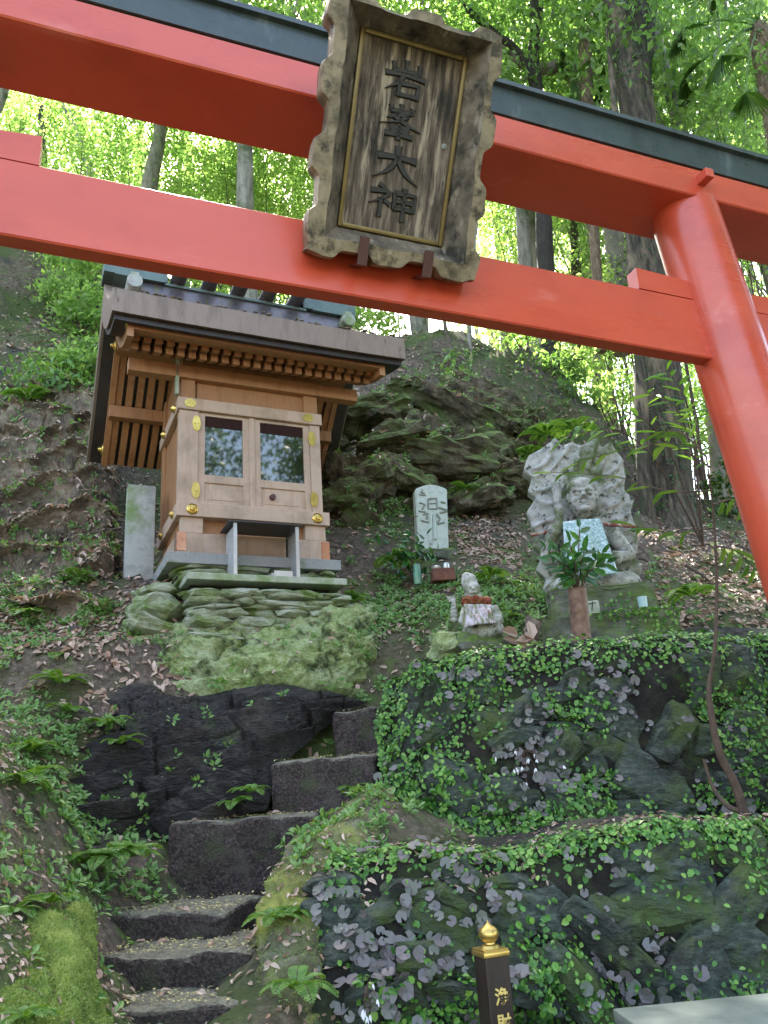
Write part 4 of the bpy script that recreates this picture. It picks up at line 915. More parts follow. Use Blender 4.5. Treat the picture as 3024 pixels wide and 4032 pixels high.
m = MB(); m.box(-.93, .94, .74, .82, 4.44, 4.54, bev=.004); m.build('purlin', M['hinoki_dark'], roof, SF)
for (y, z) in ((-.40, 4.60), (.36, 4.85), (1.1, 4.30)):
    m = MB(); q = Matrix.Translation((-.938, y, z)) @ Matrix.Rotation(R(-90), 4, 'Y'); m.lathe([(.05, 0), (.046, .008), (.022, .014), (.016, .035), (.004, .04)], 14, q); m.build('gable_stud', M['brass'], roof, SF)
# gable triangles closing the wall under the roof
for x in (X0+.03, X1-.05): m = MB(); m.prism([(x, .03, 4.60), (x, .36, 4.90), (x, .75, 4.55)], (.02, 0, 0)); m.build('gable', M['hinoki_dark'], shr, SF)
# ridge
m = MB(); m.prism([(-.84, .20, 5.18), (-.84, .27, 5.400), (-.84, .45, 5.400), (-.84, .52, 5.18)], (1.76, 0, 0)); m.build('ridge', M['ridgemetal'], roof, SF)
rg = P('ridge_rail', 'patina', B(-.60, .58, .255, .465, 5.402, 5.427, bev=.004))
for x0, x1 in ((-1.06, -.58), (.55, 1.03)):
    m = MB(); d = -1 if x0 < 0 else 1; e = .03
    a, b = (x0, x1)
    m.prism([(a, .25, 5.43), (b, .25, 5.43), (b, .25, 5.53 + (0 if d < 0 else e)), (a, .25, 5.53 + (e if d < 0 else 0))], (0, .22, 0)); m.box(a+.08, b-.02, .235, .485, 5.412, 5.434)
    m.build('ridge_cap', M['patina'], roof, SF)
for i in range(5):
    x = -.49 + .245 * i; m = MB()
    m.tube([(x, .08, 5.490), (x, .12, 5.490), (x, .60, 5.490), (x, .64, 5.490)], [.050, .060, .060, .050], 22); m.box(x-.035, x+.035, .26, .46, 5.425, 5.50); m.build('ridge_log', M['ridgemetal'], roof, SF, 'auto')
for x in (-.84, .92):
    m = MB(); m.tube([(x, .14, 5.32), (x, .56, 5.32)], .058, 22); m.box(x-.03, x+.03, .15, .55, 5.35, 5.40); m.build('ridge_end', M['concrete'], roof, SF, 'auto')
# debris on the eave's edge
mb = MB(); rg_ = random.Random(4)
for i in range(70):
    x = rg_.uniform(-.95, 1.0); mb.ball((x, YE + rg_.uniform(-.005, .03), 4.772 + .010 * (abs(x) / 1.06) ** 3 + rg_.uniform(0, .012)), (rg_.uniform(.008, .022), rg_.uniform(.006, .015), rg_.uniform(.004, .010)), nu=7, nv=5)
tag(mb.build('debris', M['twig'], roof, SF), kind='stuff')

# ------------------------------------------------------------------ stones carrying the shrine
gs = MB(); gs.box(-.59, .63, -.125, .86, 3.022, 3.098, bev=.004)
o = gs.build('granite_slab', M['granite'], None, SF); tag(o, 'dark speckled granite slab directly under the wooden shrine', 'slab')
gs = MB(); gs.box(-.492, .597, -.31, -.02, 2.866, 2.912, bev=.005); o = gs.build('stone_slab', M['slabstone'], None, SF); tag(o, 'thin pale green slab on the dry stones, under the metal offering cabinet', 'slab')
gs = MB(); gs.box(-.79, -.585, .50, .60, 2.75, 3.79, bev=.012)
o = gs.build('upright_stone', M['concrete'], None, SF, 'auto'); tag(o, 'upright grey concrete slab with moss stain left of the shrine', 'slab')
ds = MB(); rg_ = random.Random(12); z = 2.33; k = 100
while z < 3.0:
    h = rg_.uniform(.030, .072); upper = z + h > 2.85
    x = -.47 if not upper else -.5
    while x < .58:
        w_ = min(rg_.uniform(.14, .36), .62 - x); yy = (-.30 if not upper else -.06) + rg_.uniform(-.03, .03)
        if h * .5 + z < 2.86 or upper:
            put_rock(ds, k, (x + w_ * .5, yy + .13, z + h * .5), (w_ * 1.10, .36, h * 1.12), rg_.uniform(-3, 3), rg_.uniform(-4, 4), rg_.uniform(-10, 10), rough=.07, sub=2, rnd=7); k += 1
        x += w_ * .92
    z += h * .86
for (x, y, zz, a, b, c) in ((-.62, .0, 2.72, .34, .4, .16), (-.66, -.05, 2.58, .36, .4, .14), (-.60, .1, 2.86, .3, .4, .12), (-.72, .05, 2.46, .4, .4, .16)):
    put_rock(ds, k, (x, y, zz), (a, b, c), 0, 4, 8, rough=.06, rnd=6); k += 1
cm = MB(); cm.box(-.45, .52, -.16, .6, 2.2, 2.86); cm.box(-.5, .55, .02, .8, 2.2, 3.02)
dso = ds.build('dry_stone_base', M['drystone'], None, SF); tag(dso, 'stack of flat mossy schist stones carrying the shrine', 'stone base')
cm.build('core', M['wallsoil'], dso, SF)

# ------------------------------------------------------------------ offering cabinet and candle things
oc_ = empty('offering_cabinet', M=frame(np.array(Tr(.02, -.2, 2.913)), SU, -SN, TZ), label='little open steel offering cabinet with black lid in front of the shrine', cat='cabinet')
a = sl_(507, 1138, -.28); b = sl_(640, 1142, -.28); za = 2.914; zt = (a[2] + b[2]) / 2 + .018
xa, xb = a[0], b[0]
mb = MB(); mb.box(xa-.045, xb+.028, -.315, -.03, zt, zt+.010, bev=.002); mb.build('lid', M['blackmetal'], oc_, SF)
for x in (xa, xb): mb = MB(); mb.box(x-.012, x+.012, -.297, -.283, za, zt-.001); mb.build('leg', M['steel'], oc_, SF)
for x in (xa, xb): mb = MB(); mb.box(x-.006, x+.006, -.06, -.05, za, zt-.001); mb.build('leg', M['blackmetal'], oc_, SF)
mb = MB(); mb.box(xa+.011, xb-.011, -.058, -.054, za, za+.17); mb.box(xa-.008, xa-.004, -.280, -.061, za, zt-.02); mb.box(xb+.004, xb+.008, -.280, -.061, za, zt-.02); mb.build('back_panel', M['panelsteel'], oc_, SF)
mb = MB(); mb.box(xa+.012, xb-.012, -.27, -.065, za+.001, za+.006); mb.build('tray', M['panelsteel'], oc_, SF)
it = empty('candle_tray', M=frame(np.array(Tr(.10, -.2, za+.007)), SU, -SN, TZ), label='clear little tray inside the steel offering cabinet', cat='tray')
mb = MB(); mb.box(xb-.16, xb-.03, -.262, -.20, za+.007, za+.011); mb.box(xb-.16, xb-.03, -.266, -.262, za+.007, za+.045); mb.box(xb-.16, xb-.03, -.20, -.196, za+.007, za+.045); mb.build('tray', M['steel'], it, SF)
# ------------------------------------------------------------------ carved deity with flame halo
def facing(px, py, Y, yaw=0):
    """frame at a pixel's point: x to the right, y away from the camera, z up, turned by yaw degrees"""
    o = atY(px, py, Y); az = math.atan2(o[0], o[1]) + R(yaw)
    return frame(o, (math.cos(az), -math.sin(az), 0), (math.sin(az), math.cos(az), 0), (0, 0, 1)), o, np.array([math.sin(az), math.cos(az), 0]), np.array([math.cos(az), -math.sin(az), 0])
FF, FO, FD, FX = facing(1275, 1290, 5.25, -8)
def fl(px, py, d=0.0):
    q = onplane(px, py, FO + FD * d, FD) - FO; return np.array([q @ FX, d, q[2]])
fud = empty('deity_statue', M=FF, label='lichened grey stone deity relief with flame shaped halo and stern face', cat='statue')
out = [(1150,1140),(1138,1105),(1158,1075),(1140,1060),(1150,1030),(1130,1018),(1140,985),(1175,965),(1200,945),(1212,962),(1235,955),(1255,962),(1290,945),(1300,968),(1318,952),(1333,975),(1345,990),(1352,1030),(1348,1060),(1372,1075),(1362,1105),(1375,1140),(1378,1180),(1372,1205),(1388,1222),(1382,1250),(1398,1270),(1380,1300),(1200,1300),(1172,1275),(1180,1250),(1158,1230),(1172,1200),(1150,1180),(1160,1160)]
hb = MB(); hb.prism([fl(x, y, .06) for x, y in out], (0, .13, 0))
for pts in (((1150,1030),(1185,1020),(1215,985),(1235,958)), ((1148,1015),(1180,1000),(1200,950)), ((1150,1062),(1180,1058),(1205,1040)), ((1158,1078),(1185,1090),(1205,1080)), ((1150,1140),(1175,1128),(1200,1120)), ((1255,965),(1248,990),(1240,1020)), ((1290,950),(1280,985),(1268,1015)),
            ((1318,956),(1308,990),(1290,1025)), ((1345,992),(1328,1015),(1305,1035)), ((1350,1030),(1335,1045),(1310,1060)), ((1348,1060),(1335,1085),(1312,1095)), ((1362,1105),(1345,1120),(1320,1125)), ((1215,1000),(1222,1030),(1225,1050)), ((1165,1200),(1185,1185),(1205,1185)), ((1375,1180),(1355,1185),(1340,1200)), ((1172,1275),(1195,1255),(1215,1250)), ((1388,1222),(1365,1235),(1345,1240))):
    hb.tube(catmull([fl(x, y, .058) for x, y in pts], 9), np.linspace(.012, .022, 9), 7)
voxel(hb, 'flame_halo', .009, M['statue'], fud, FF, noise=(.003, 20, 14), smooth_it=1)
mb = MB()
hd = fl(1258, 1075, -.03); 
mb.ball(hd + (0, .05, .0), (.098, .09, .135), nu=20, nv=14)                    # head
mb.ball(hd + (0, .03, .085), (.102, .085, .075), nu=18, nv=10)                 # hair
sh_ = fl(1262, 1165, 0)
mb.ball(sh_ + (0, .06, 0), (.19, .09, .15)); mb.ball(sh_ + (0, .06, -.19), (.17, .10, .18))
for s, e_, w_ in (((-.19, .02, .05), (-.27, -.03, -.12), (-.20, -.10, .05)), ((.19, .02, .04), (.27, -.02, -.14), (.17, -.09, -.17))):
    a, b, c = [sh_ + np.array(q) for q in (s, e_, w_)]
    mb.tube([a, (a+b)/2, b], [.062, .054, .046], 12); mb.tube([b, (b+c)/2, c], [.046, .040, .034], 12); mb.ball(b, .047); mb.ball(c, (.045, .045, .05))
sw0, sw1 = fl(1212, 1150, -.04), fl(1200, 1040, -.03)
mb.tube([sw0, sw1], [.030, .034], 8)
lp = fl(1280, 1268, -.02); mb.ball(lp + (0, .02, 0), (.26, .14, .065)); mb.ball(lp + (-.16, -.06, .0), (.14, .10, .07)); mb.ball(lp + (.17, -.06, .0), (.14, .10, .07))
voxel(mb, 'statue_body', .010, M['statue'], fud, FF, noise=(.004, 26, 4), smooth_it=2)
fc = MB(); h = hd + np.array([0, -.035, 0])
fc.ball(h + (0, .012, .0), (.088, .035, .12), nu=20, nv=14)
fc.ball(h + (0, -.020, .034), (.075, .020, .012)); fc.tube([h + (0, -.020, .03), h + (0, -.038, -.012)], [.012, .019], 10); fc.ball(h + (-.018, -.026, -.016), .013); fc.ball(h + (.018, -.026, -.016), .013)
for s in (-1, 1):
    fc.ball(h + (s*.038, -.018, .012), (.022, .012, .011)); fc.tube([h + (s*.012, -.024, .030), h + (s*.04, -.026, .042), h + (s*.07, -.010, .036)], [.009, .012, .006], 8)
    fc.ball(h + (s*.05, -.004, -.022), (.026, .020, .024)); fc.ball(h + (s*.096, .03, .0), (.014, .022, .04))
fc.tube([h + (-.042, -.012, -.050), h + (0, -.026, -.044), h + (.042, -.012, -.050)], [.006, .010, .006], 8); fc.tube([h + (-.034, -.012, -.062), h + (0, -.024, -.066), h + (.034, -.012, -.062)], [.006, .010, .006], 8)
fc.ball(h + (0, -.012, -.094), (.036, .024, .022))
voxel(fc, 'face', .0042, M['statue'], fud, FF, noise=(.0012, 40, 9), smooth_it=1)
# cloth bib: hangs on the statue
bb = [fl(1216, 1128, -.11), fl(1296, 1120, -.11), fl(1334, 1240, -.22), fl(1222, 1252, -.22)]
def cloth(c4, nu, nv, amp, sd, bulge=.03):
    a, b, c, d = [np.array(q) for q in c4]; U_, V_ = np.meshgrid(np.linspace(0, 1, nu), np.linspace(0, 1, nv))
    Pq = (a*(1-U_[..., None])+b*U_[..., None])*(1-V_[..., None]) + (d*(1-U_[..., None])+c*U_[..., None])*V_[..., None]
    Pq[..., 1] += -bulge * np.sin(math.pi * U_) * (.4 + .6 * V_) + amp * fbm(U_ * 5, V_ * 2.5, 0, 3, sd) * (.3 + V_)
    return Grid(Pq)
def thick(grid_obj, t=.004):
    m = grid_obj.modifiers.new('solid', 'SOLIDIFY'); m.thickness = t
cb = cloth(bb, 26, 30, .02, 3); o = add_object('bib', cb.mesh('bib'), M['bib'], None, FF); thick(o); tag(o, 'silvery teal mosaic bib hung on the stone deity', 'bib')
rb = empty('rusty_band', M=FF, label='rust red wire band tied across the stone deity', cat='band')
for pts in (((1146,1156),(1180,1150),(1212,1140)), ((1302,1133),(1340,1135),(1374,1138))):
    mb = MB(); c3 = [fl(x, y, .02) for x, y in pts]; mb.tube(catmull(c3, 10), .013, 8); mb.build('cord', M['rust'], rb, FF)
# plinths
def block(px0, px1, pyt, pyb, Y, depth, mat, name, label, cat, seed, bevel=.02):
    F_, o_, d_, x_ = facing((px0+px1)/2, pyb, Y, -8)
    f_ = lambda x, y: (lambda q: (q @ x_, q[2]))(onplane(x, y, o_, d_) - o_)
    x0, _ = f_(px0, pyb); x1, _ = f_(px1, pyb); _, zt = f_((px0+px1)/2, pyt)
    bm = bmesh.new(); bmesh.ops.create_cube(bm, size=1)
    for q in bm.verts: q.co = Vector((x0 + (q.co.x+.5)*(x1-x0), (q.co.y+.5)*depth, -.12 + (q.co.z+.5)*(zt+.12)))
    bmesh.ops.bevel(bm, geom=list(bm.edges), offset=bevel, segments=2, affect='EDGES'); bmesh.ops.triangulate(bm, faces=list(bm.faces))
    for _ in range(4):
        ed = [q for q in bm.edges if q.calc_length() > .04]
        if ed: bmesh.ops.subdivide_edges(bm, edges=ed, cuts=1); bmesh.ops.triangulate(bm, faces=list(bm.faces))
    bm.normal_update(); co = np.array([q.co for q in bm.verts]); no = np.array([q.normal for q in bm.verts])
    co = co + no * (fbm(co[:, 0]*7+seed, co[:, 1]*7, co[:, 2]*7, 4, seed) * .016)[:, None]
    bm.verts.index_update(); mb = MB(); mb.add(co, [[q.index for q in f.verts] for f in bm.faces]); bm.free()
    o = mb.build(name, M[mat], None, F_); tag(o, label, cat); return F_, zt, (x0, x1), o
PB, pbz, pbx, o_pb = block(1175, 1482, 1322, 1400, 4.72, .42, 'mossstone', 'stone_plinth', 'long ivy edged stone block below the deity, behind the copper tube vase', 'plinth', 3)
PB2, pbz2, pbx2, o_pb2 = block(1185, 1425, 1262, 1330, 5.0, .5, 'mossstone', 'stone_plinth', 'mossy stone footing right under the carved deity', 'plinth', 5)
# ------------------------------------------------------------------ small hooded figure
JF, JO, JD, JX = facing(1040, 1395, 4.62, -4)
def jl(px, py, d=0.0):
    q = onplane(px, py, JO + JD * d, JD) - JO; return np.array([q @ JX, d, q[2]])
jz = empty('hooded_statue', M=JF, label='small stone figure with pointed hood, red moss collar and mauve bib', cat='statue')
mb = MB(); hc = jl(1020, 1272)
mb.ball(hc + (0, .02, -.005), (.050, .055, .068), nu=18, nv=12); mb.ball(hc + (-.012, .02, .045), (.048, .05, .055)); mb.ball(hc + (-.022, .02, .078), (.034, .036, .032))
bc = jl(1038, 1335); mb.ball(bc, (.10, .085, .095)); mb.ball(bc + (.01, .02, -.07), (.125, .10, .07)); mb.tube([hc + (0, .02, -.04), bc + (0, .01, .05)], [.05, .062], 12)
mb.tube([bc + (.07, 0, .05), bc + (.10, -.03, -.02), bc + (.03, -.09, -.05)], [.04, .036, .026], 10); mb.tube([bc + (-.07, 0, .05), bc + (-.10, -.03, -.02), bc + (-.03, -.09, -.05)], [.04, .036, .026], 10)
voxel(mb, 'statue_body', .008, M['statue'], jz, JF, noise=(.003, 34, 5), smooth_it=2)
fc = MB(); h = hc + np.array([.004, -.030, -.006])
fc.ball(h + (0, .014, 0), (.040, .022, .050)); fc.tube([h + (0, -.006, .012), h + (0, -.016, -.008)], [.005, .009], 8)
for s in (-1, 1): fc.ball(h + (s*.018, -.004, .012), (.012, .007, .005)); fc.tube([h + (s*.006, -.006, .020), h + (s*.03, -.002, .020)], .004, 6)
fc.tube([h + (-.018, -.003, -.026), h + (0, -.010, -.023), h + (.018, -.003, -.026)], .005, 6)
voxel(fc, 'face', .0035, M['statue'], jz, JF, noise=None, smooth_it=1)
nk = jl(1030, 1300); mb = MB()
for i in range(36):
    a = 2 * math.pi * i / 36; mb.ball(nk + np.array([math.cos(a)*.068, math.sin(a)*.062+.01, random.Random(i).uniform(-.014, .014)]), (.024, .020, .020), nu=8, nv=6)
voxel(mb, 'moss_collar', .006, M['redmoss'], None, JF, noise=(.008, 60, 3), smooth_it=1)
tag(bpy.context.scene.objects['moss_collar'], 'rust red moss collar round the hooded figure\'s neck', 'collar')
cb = cloth([jl(1002, 1306, -.075), jl(1060, 1308, -.075), jl(1072, 1346, -.115), jl(1000, 1358, -.115)], 22, 18, .02, 8, .03)
o = add_object('bib', cb.mesh('bib'), M['bibwhite'], None, JF); thick(o); tag(o, 'mauve and white ruffled bib on the hooded figure', 'bib')
jb = MB(); put_rock(jb, 301, jl(1050, 1392) + (0, .05, 0), (.36, .26, .15), 0, 0, 5, rough=.05); o = jb.build('seat_stone', M['mossstone'], None, JF); tag(o, 'mossy rock the hooded figure sits on', 'stone')
# cone like little figure beside it
mb = MB(); c = jl(978, 1318, .02)
for i in range(6): mb.ball(c + (0.002*i, 0, .022*i - .06), (.032 - .0035*i, .03 - .003*i, .017), nu=12, nv=7)
for i in range(9): mb.tube([c + (.004*i - .016, 0, .05), c + (.007*i - .028, .0, .085)], .004, 5)
o = voxel(mb, 'stone_finial', .0045, M['statue'], None, JF, smooth_it=1); tag(o, 'small worn lotus bud shaped stone left of the hooded figure', 'stone')
mb = MB(); put_rock(mb, 305, jl(965, 1395, .06), (.22, .2, .2), 0, 4, 10, rough=.06); o = mb.build('mossy_rock', M['mossbank'], None, JF); tag(o, 'pale mossy rock left of the hooded figure', 'rock')
# broken pieces right of it
mb = MB(); put_rock(mb, 311, jl(1145, 1362, .06), (.13, .09, .14), 0, 38, 0, rough=.05); o = mb.build('sandstone_piece', M['twig'], None, JF); tag(o, 'crumbling tan bark slab leaning on the stone block', 'bark')
rl = np.random.default_rng(5); nn = 9
c = np.array([JF @ Vector(jl(1120 + rl.uniform(-16, 40), 1392 + rl.uniform(-22, 4), rl.uniform(-.05, .02))) for _ in range(nn)])
T = nrm(np.stack([rl.normal(size=nn), rl.normal(size=nn) * .4, rl.normal(size=nn) * .5 + .2], 1)); N_ = nrm(np.stack([rl.normal(size=nn) * .4, -np.ones(nn), rl.uniform(.2, 1, nn)], 1))
o = add_object('dry_leaves', leaf_mesh('dry_leaves', c, T, N_, rl.uniform(.09, .14, nn), rl.uniform(.06, .08, nn), .3), M['litter']); tag(o, 'pile of big tan dead leaves beside the hooded figure', 'leaves', kind='stuff')

# ------------------------------------------------------------------ engraved stele with its vase and burner
EF, EO, ED, EX = facing(935, 1195, 6.2, -14)
def el(px, py, d=0.0):
    q = onplane(px, py, EO + ED * d, ED) - EO; return np.array([q @ EX, d, q[2]])
ste = empty('engraved_stele', M=EF, label='pale green round topped stele with carved figures, left of the deity', cat='stele')
x0 = el(903, 1190)[0]; x1 = el(968, 1190)[0]; z0 = -.12; zs = el(935, 1056)[2]; zt = el(935, 1046)[2]
x0t = el(897, 1060)[0]; x1t = el(966, 1060)[0]
poly = [(x0, 0, z0), (x1, 0, z0), (x1t, 0, zs)] + [(x1t + (x0t - x1t) * t, 0, zs + (zt - zs) * math.sin(math.pi * t)) for t in (.12, .3, .5, .7, .88)] + [(x0t, 0, zs)]
mb = MB(); mb.prism(poly, (0, .11, 0)); me = mb.mesh('slab'); bm = bmesh.new(); bm.from_mesh(me); bmesh.ops.bevel(bm, geom=list(bm.edges), offset=.008, segments=2, affect='EDGES'); bm.to_mesh(me); bm.free()
add_object('slab', me, M['stele'], ste, EF)
cv = MB(); mm = MB()
def rel(pts, r_, m): m.tube([el(x, y, -.004) for x, y in pts], r_, 7)
for pts, r_ in ((((925,1078),(925,1098)),.007),(((925,1078),(943,1076),(944,1098)),.007),(((926,1088),(943,1087)),.005),(((925,1099),(944,1099)),.006),(((908,1062),(918,1066)),.006),(((912,1056),(912,1070)),.005),(((905,1068),(920,1070)),.005),
                 (((906,1085),(918,1090),(912,1100)),.008),(((904,1104),(920,1106)),.007),(((952,1084),(962,1086)),.009),(((948,1096),(966,1102)),.009),(((950,1108),(966,1104)),.008),(((914,1112),(924,1108),(922,1122)),.008),(((944,1110),(950,1120),(946,1128)),.008),(((910,1124),(926,1128)),.007),(((946,1132),(960,1128)),.007)):
    rel(pts, r_, cv)
cv.build('carving', M['carved'], ste, EF)
for pts in (((931,1110),(930,1175)), ((938,1112),(940,1165))): rel(pts, .014, mm)
mm.build('relief', M['stele'], ste, EF)
mb = MB(); put_rock(mb, 321, el(938, 1200) + (0, .05, -.02), (.34, .3, .10), 0, 2, 0, rough=.05); o = mb.build('foot_stone', M['mossstone'], None, EF); tag(o, 'mossy foot stone under the engraved stele', 'stone')
VF, VO, VD, VX = facing(903, 1262, 5.75)
mb = MB(); mb.lathe([(.026, 0), (.030, .02), (.030, .09), (.026, .13), (.027, .15), (.021, .15), (.02, .10)], 24); o = mb.build('green_vase', M['greenvase'], None, VF, 'auto'); tag(o, 'slim green ceramic vase in front of the stele', 'vase')
BF_, BO, BD, BX_ = facing(958, 1255, 5.75, -10)
mb = MB(); mb.box(-.085, .085, -.05, .06, -.005, .088, bev=.006); o = mb.build('brick_block', M['brick'], None, BF_); tag(o, 'red brown brick block holding two metal cups before the stele', 'brick')
for k, (x, r_) in enumerate(((-.045, .034), (.03, .026))):
    mb = MB(); mb.lathe([(r_*.6, 0), (r_*.9, .006), (r_, .018), (r_*.8, .026 if k == 0 else .045), (.002, .03 if k == 0 else .052)], 18, Matrix.Translation((x, 0, .0885))); o = mb.build('metal_cup', M['steel'], None, BF_, 'auto'); tag(o, ('flat' if k == 0 else 'taller domed') + ' shiny metal cup on the red brick, ' + ('nearer the green vase' if k == 0 else 'farther from the green vase'), 'cup', 'cups on the brick')
# ------------------------------------------------------------------ copper tube vase with sakaki
a, b = atY(1258, 1392, 4.42), atY(1246, 1268, 4.36)
tb = empty('tube_vase', tuple(a), 'rusty copper tube vase leaning below the stone deity', 'vase')
ax = b - a; axn = ax / np.linalg.norm(ax)
mb = MB(); mb.tube([a, a + ax * .5, a + ax * .97, b, b - axn * .012, b - axn * .06], [.052, .051, .050, .050, .044, .043], 28, cap=True); mb.build('tube', M['rustpipe'], tb, None, 'auto')
sk = empty('sakaki_bunch', tuple(b), 'bunch of glossy dark green evergreen sprigs in the copper tube', 'branch bunch')
rl = np.random.default_rng(17); mb = MB(); LP, LT, LN, LL = [], [], [], []
for (px, py, dd) in ((1252,1140,-.05),(1205,1190,.0),(1180,1185,-.05),(1232,1175,-.1),(1262,1190,-.1),(1300,1195,-.02),(1310,1215,-.08),(1215,1215,-.1),(1285,1225,-.1),(1240,1210,-.14),(1222,1200,.05),(1190,1215,.02)):
    e = atY(px, py, 4.36 + dd); s0 = b - axn * .04; mid = (s0 + e) / 2 + np.array([0, -.02, .03]); pts = catmull([s0, mid, e], 8); mb.tube(pts, [.004]*7 + [.0015], 5)
    tdir = nrm(pts[-1] - pts[-3])
    for i in range(7):
        t = .35 + .65 * i / 6; q = pts[min(7, int(t * 7))]; sd = (1 if i % 2 else -1)
        side = nrm(np.cross(tdir, np.array([rl.normal()*.4, -1, rl.normal()*.4])))
        dirv = nrm(tdir * (.5 if i < 6 else 1.3) + side * sd * (.9 if i < 6 else .1) + rl.normal(size=3) * .15)
        LP.append(q); LT.append(dirv); LN.append(nrm(np.array([rl.normal()*.4, -1, .5 + rl.normal()*.4]))); LL.append(rl.uniform(.065, .10))
LL = np.array(LL); mb.build('stems', M['stem'], sk); add_object('leaves', leaf_mesh('leaves', LP, LT, LN, LL, LL * .42, .18), M['sakaki'], sk)
CF, CO, CD, CX = facing(1390, 1312, 4.85)
mb = MB(); mb.lathe([(.026, 0), (.030, .065), (.027, .064), (.024, .004)], 22); o = mb.build('small_cup', M['bluecup'], None, CF, 'auto'); tag(o, 'pale blue cup on the stone block at the deity\'s feet', 'cup')
mb = MB(); F2, *_ = facing(1278, 1316, 4.9); mb.box(-.05, .05, 0, .03, -.03, .055, bev=.012); o = mb.build('pale_stone', M['slabstone'], None, F2, 'auto'); tag(o, 'pale rounded stone with a dark mark behind the copper tube', 'stone')
mb = MB(); mb.tube([(-.02, -.002, .035), (.03, -.002, .038)], .003, 5); mb.tube([(.012, -.002, .05), (.0, -.002, -.01)], .003, 5); mb.build('mark', M['charblack'], o, F2)
# ------------------------------------------------------------------ plants on walls and ground
def project(P):
    v = np.asarray(P, float) - CAM_P; z = v @ _f
    return 829.5 + (v @ _r) / z * CAM_F / S_, 1106 - (v @ _u) / z * CAM_F / S_, z
def grid_px(g):
    if not hasattr(g, 'px'): g.px, g.py, _ = project(g.P)
    return g.px, g.py
def surf_at(g, xs, ys):
    """surface points and normals of sheet g nearest to pixels"""
    gx_, gy_ = grid_px(g); X_, Y_ = gx_.ravel(), gy_.ravel(); i = []
    for x, y in zip(xs, ys): i.append(np.argmin((X_ - x) ** 2 + (Y_ - y) ** 2))
    i = np.array(i); return g.P.reshape(-1, 3)[i], g.N.reshape(-1, 3)[i]
from mathutils.bvhtree import BVHTree
_bv = {}
def wall_bvh(g):
    if id(g) not in _bv:
        mb = [m for gg, m in WALL_BVH.values() if gg is g][0]; V = [tuple(q) for q in g.P.reshape(-1, 3)]; i = np.arange(g.h * g.w).reshape(g.h, g.w)
        F = [tuple(q) for q in np.stack([i[:-1, :-1], i[:-1, 1:], i[1:, 1:], i[1:, :-1]], -1).reshape(-1, 4).tolist()]; b = len(V)
        _bv[id(g)] = BVHTree.FromPolygons(V + mb.v, F + [tuple(b + k for k in f) for f in mb.f])
    return _bv[id(g)]
def onto(g, P, N_):
    """move points from the bare sheet onto whatever stone stands out there"""
    bv = wall_bvh(g); P2, N2 = P.copy(), N_.copy()
    for k in range(len(P)):
        h, nn, _, _ = bv.ray_cast(Vector(P[k] + N_[k] * .3), Vector(-N_[k]), .45)
        if h is not None:
            P2[k] = h; nn = np.array(nn); N2[k] = nn if nn @ N_[k] > 0 else -nn
    return P2, N2
def hug(P, N_, n, rng, tilt=.5, down=.4):
    T = rng.normal(size=(n, 3)); T[:, 2] -= down; T = T - N_ * (T * N_).sum(1, keepdims=True); T = nrm(T)
    return T, nrm(N_ + rng.normal(size=(n, 3)) * tilt + np.array([0, -.1, .25]))
def ivy_on(g, n, dens, rng, size=(.012, .026)):
    a, b = rng.uniform(0, 1, n), rng.uniform(0, 1, n); P, N_ = g.at(a, b); keep = rng.uniform(0, 1, n) < dens(a, b, P)
    P, N_ = onto(g, P[keep], N_[keep]); m = len(P)
    # runners: leaves sit in strings along short vines
    T, NN = hug(P, N_, m, rng); P = P + N_ * rng.uniform(.004, .03, m)[:, None] ** 1
    L = (size[0] + (size[1] - size[0]) * rng.beta(1.3, 2.2, m)) * rng.choice([.75, 1, 1.25], m); return P - T * L[:, None] * .5, T, NN, L
rg = np.random.default_rng(51)
def sm(x, a, b): return np.clip((x - a) / (b - a), 0, 1)
def patchy(P, f, th, sf, sd): return sm(fbm(P[:, 0] * f, P[:, 1] * f, P[:, 2] * f, 4, sd), th - sf, th + sf)
def dens_low(a, b, P):
    px, py, _ = project(P)
    edge = np.exp(-((b - .32) / .055) ** 2)
    left = sm(px, 1150, 900) * .55 * sm(b, .25, .33)
    pat = patchy(P, 2.6, .12, .22, 5) * sm(b, .25, .33)
    bare = np.exp(-((px - 1480) / 130) ** 2 - ((py - 2020) / 90) ** 2)
    return np.clip(edge * 1.0 + (left * 1.0 + .75 - .6 * bare) * pat + .05, 0, 1) * (1 - .7 * sm(px, 1180, 1300) * sm(py, 1890, 1970)) * (1 - .8 * sm(b, .30, .2) * sm(b, 0, .1)) * sm(px, 620, 720)
def dens_up(a, b, P):
    px, py, _ = project(P)
    edge = np.exp(-((b - .34) / .06) ** 2) * (.55 + .45 * patchy(P, 2, -.1, .3, 8))
    left = sm(px, 1130, 980) * sm(b, .2, .33) * sm(b, .95, .8)
    mid = np.exp(-((px - 1250) / 90) ** 2) * sm(b, .3, .4) * .7
    pat = patchy(P, 2.4, .2, .22, 15) * sm(b, .25, .33)
    return np.clip(edge + left * (.25 + .7 * patchy(P, 3, -.15, .3, 4)) + (mid + .75) * pat, 0, 1)
Pq, Tq, Nq, Lq = ivy_on(g_low, 25000, dens_low, rg, (.014, .030))
k = len(Pq); o = add_object('creeping_fig', leaf_mesh('creeping_fig', Pq, Tq, Nq, Lq, Lq * .78, .12), M['ivy']); tag(o, 'small glossy creeping leaves over the lower stone wall', kind='stuff')
Pq, Tq, Nq, Lq = ivy_on(g_up, 27000, dens_up, rg, (.015, .033))
o = add_object('creeping_fig', leaf_mesh('creeping_fig', Pq, Tq, Nq, Lq, Lq * .78, .12), M['ivy']); tag(o, 'small glossy creeping leaves over the upper stone wall', kind='stuff')
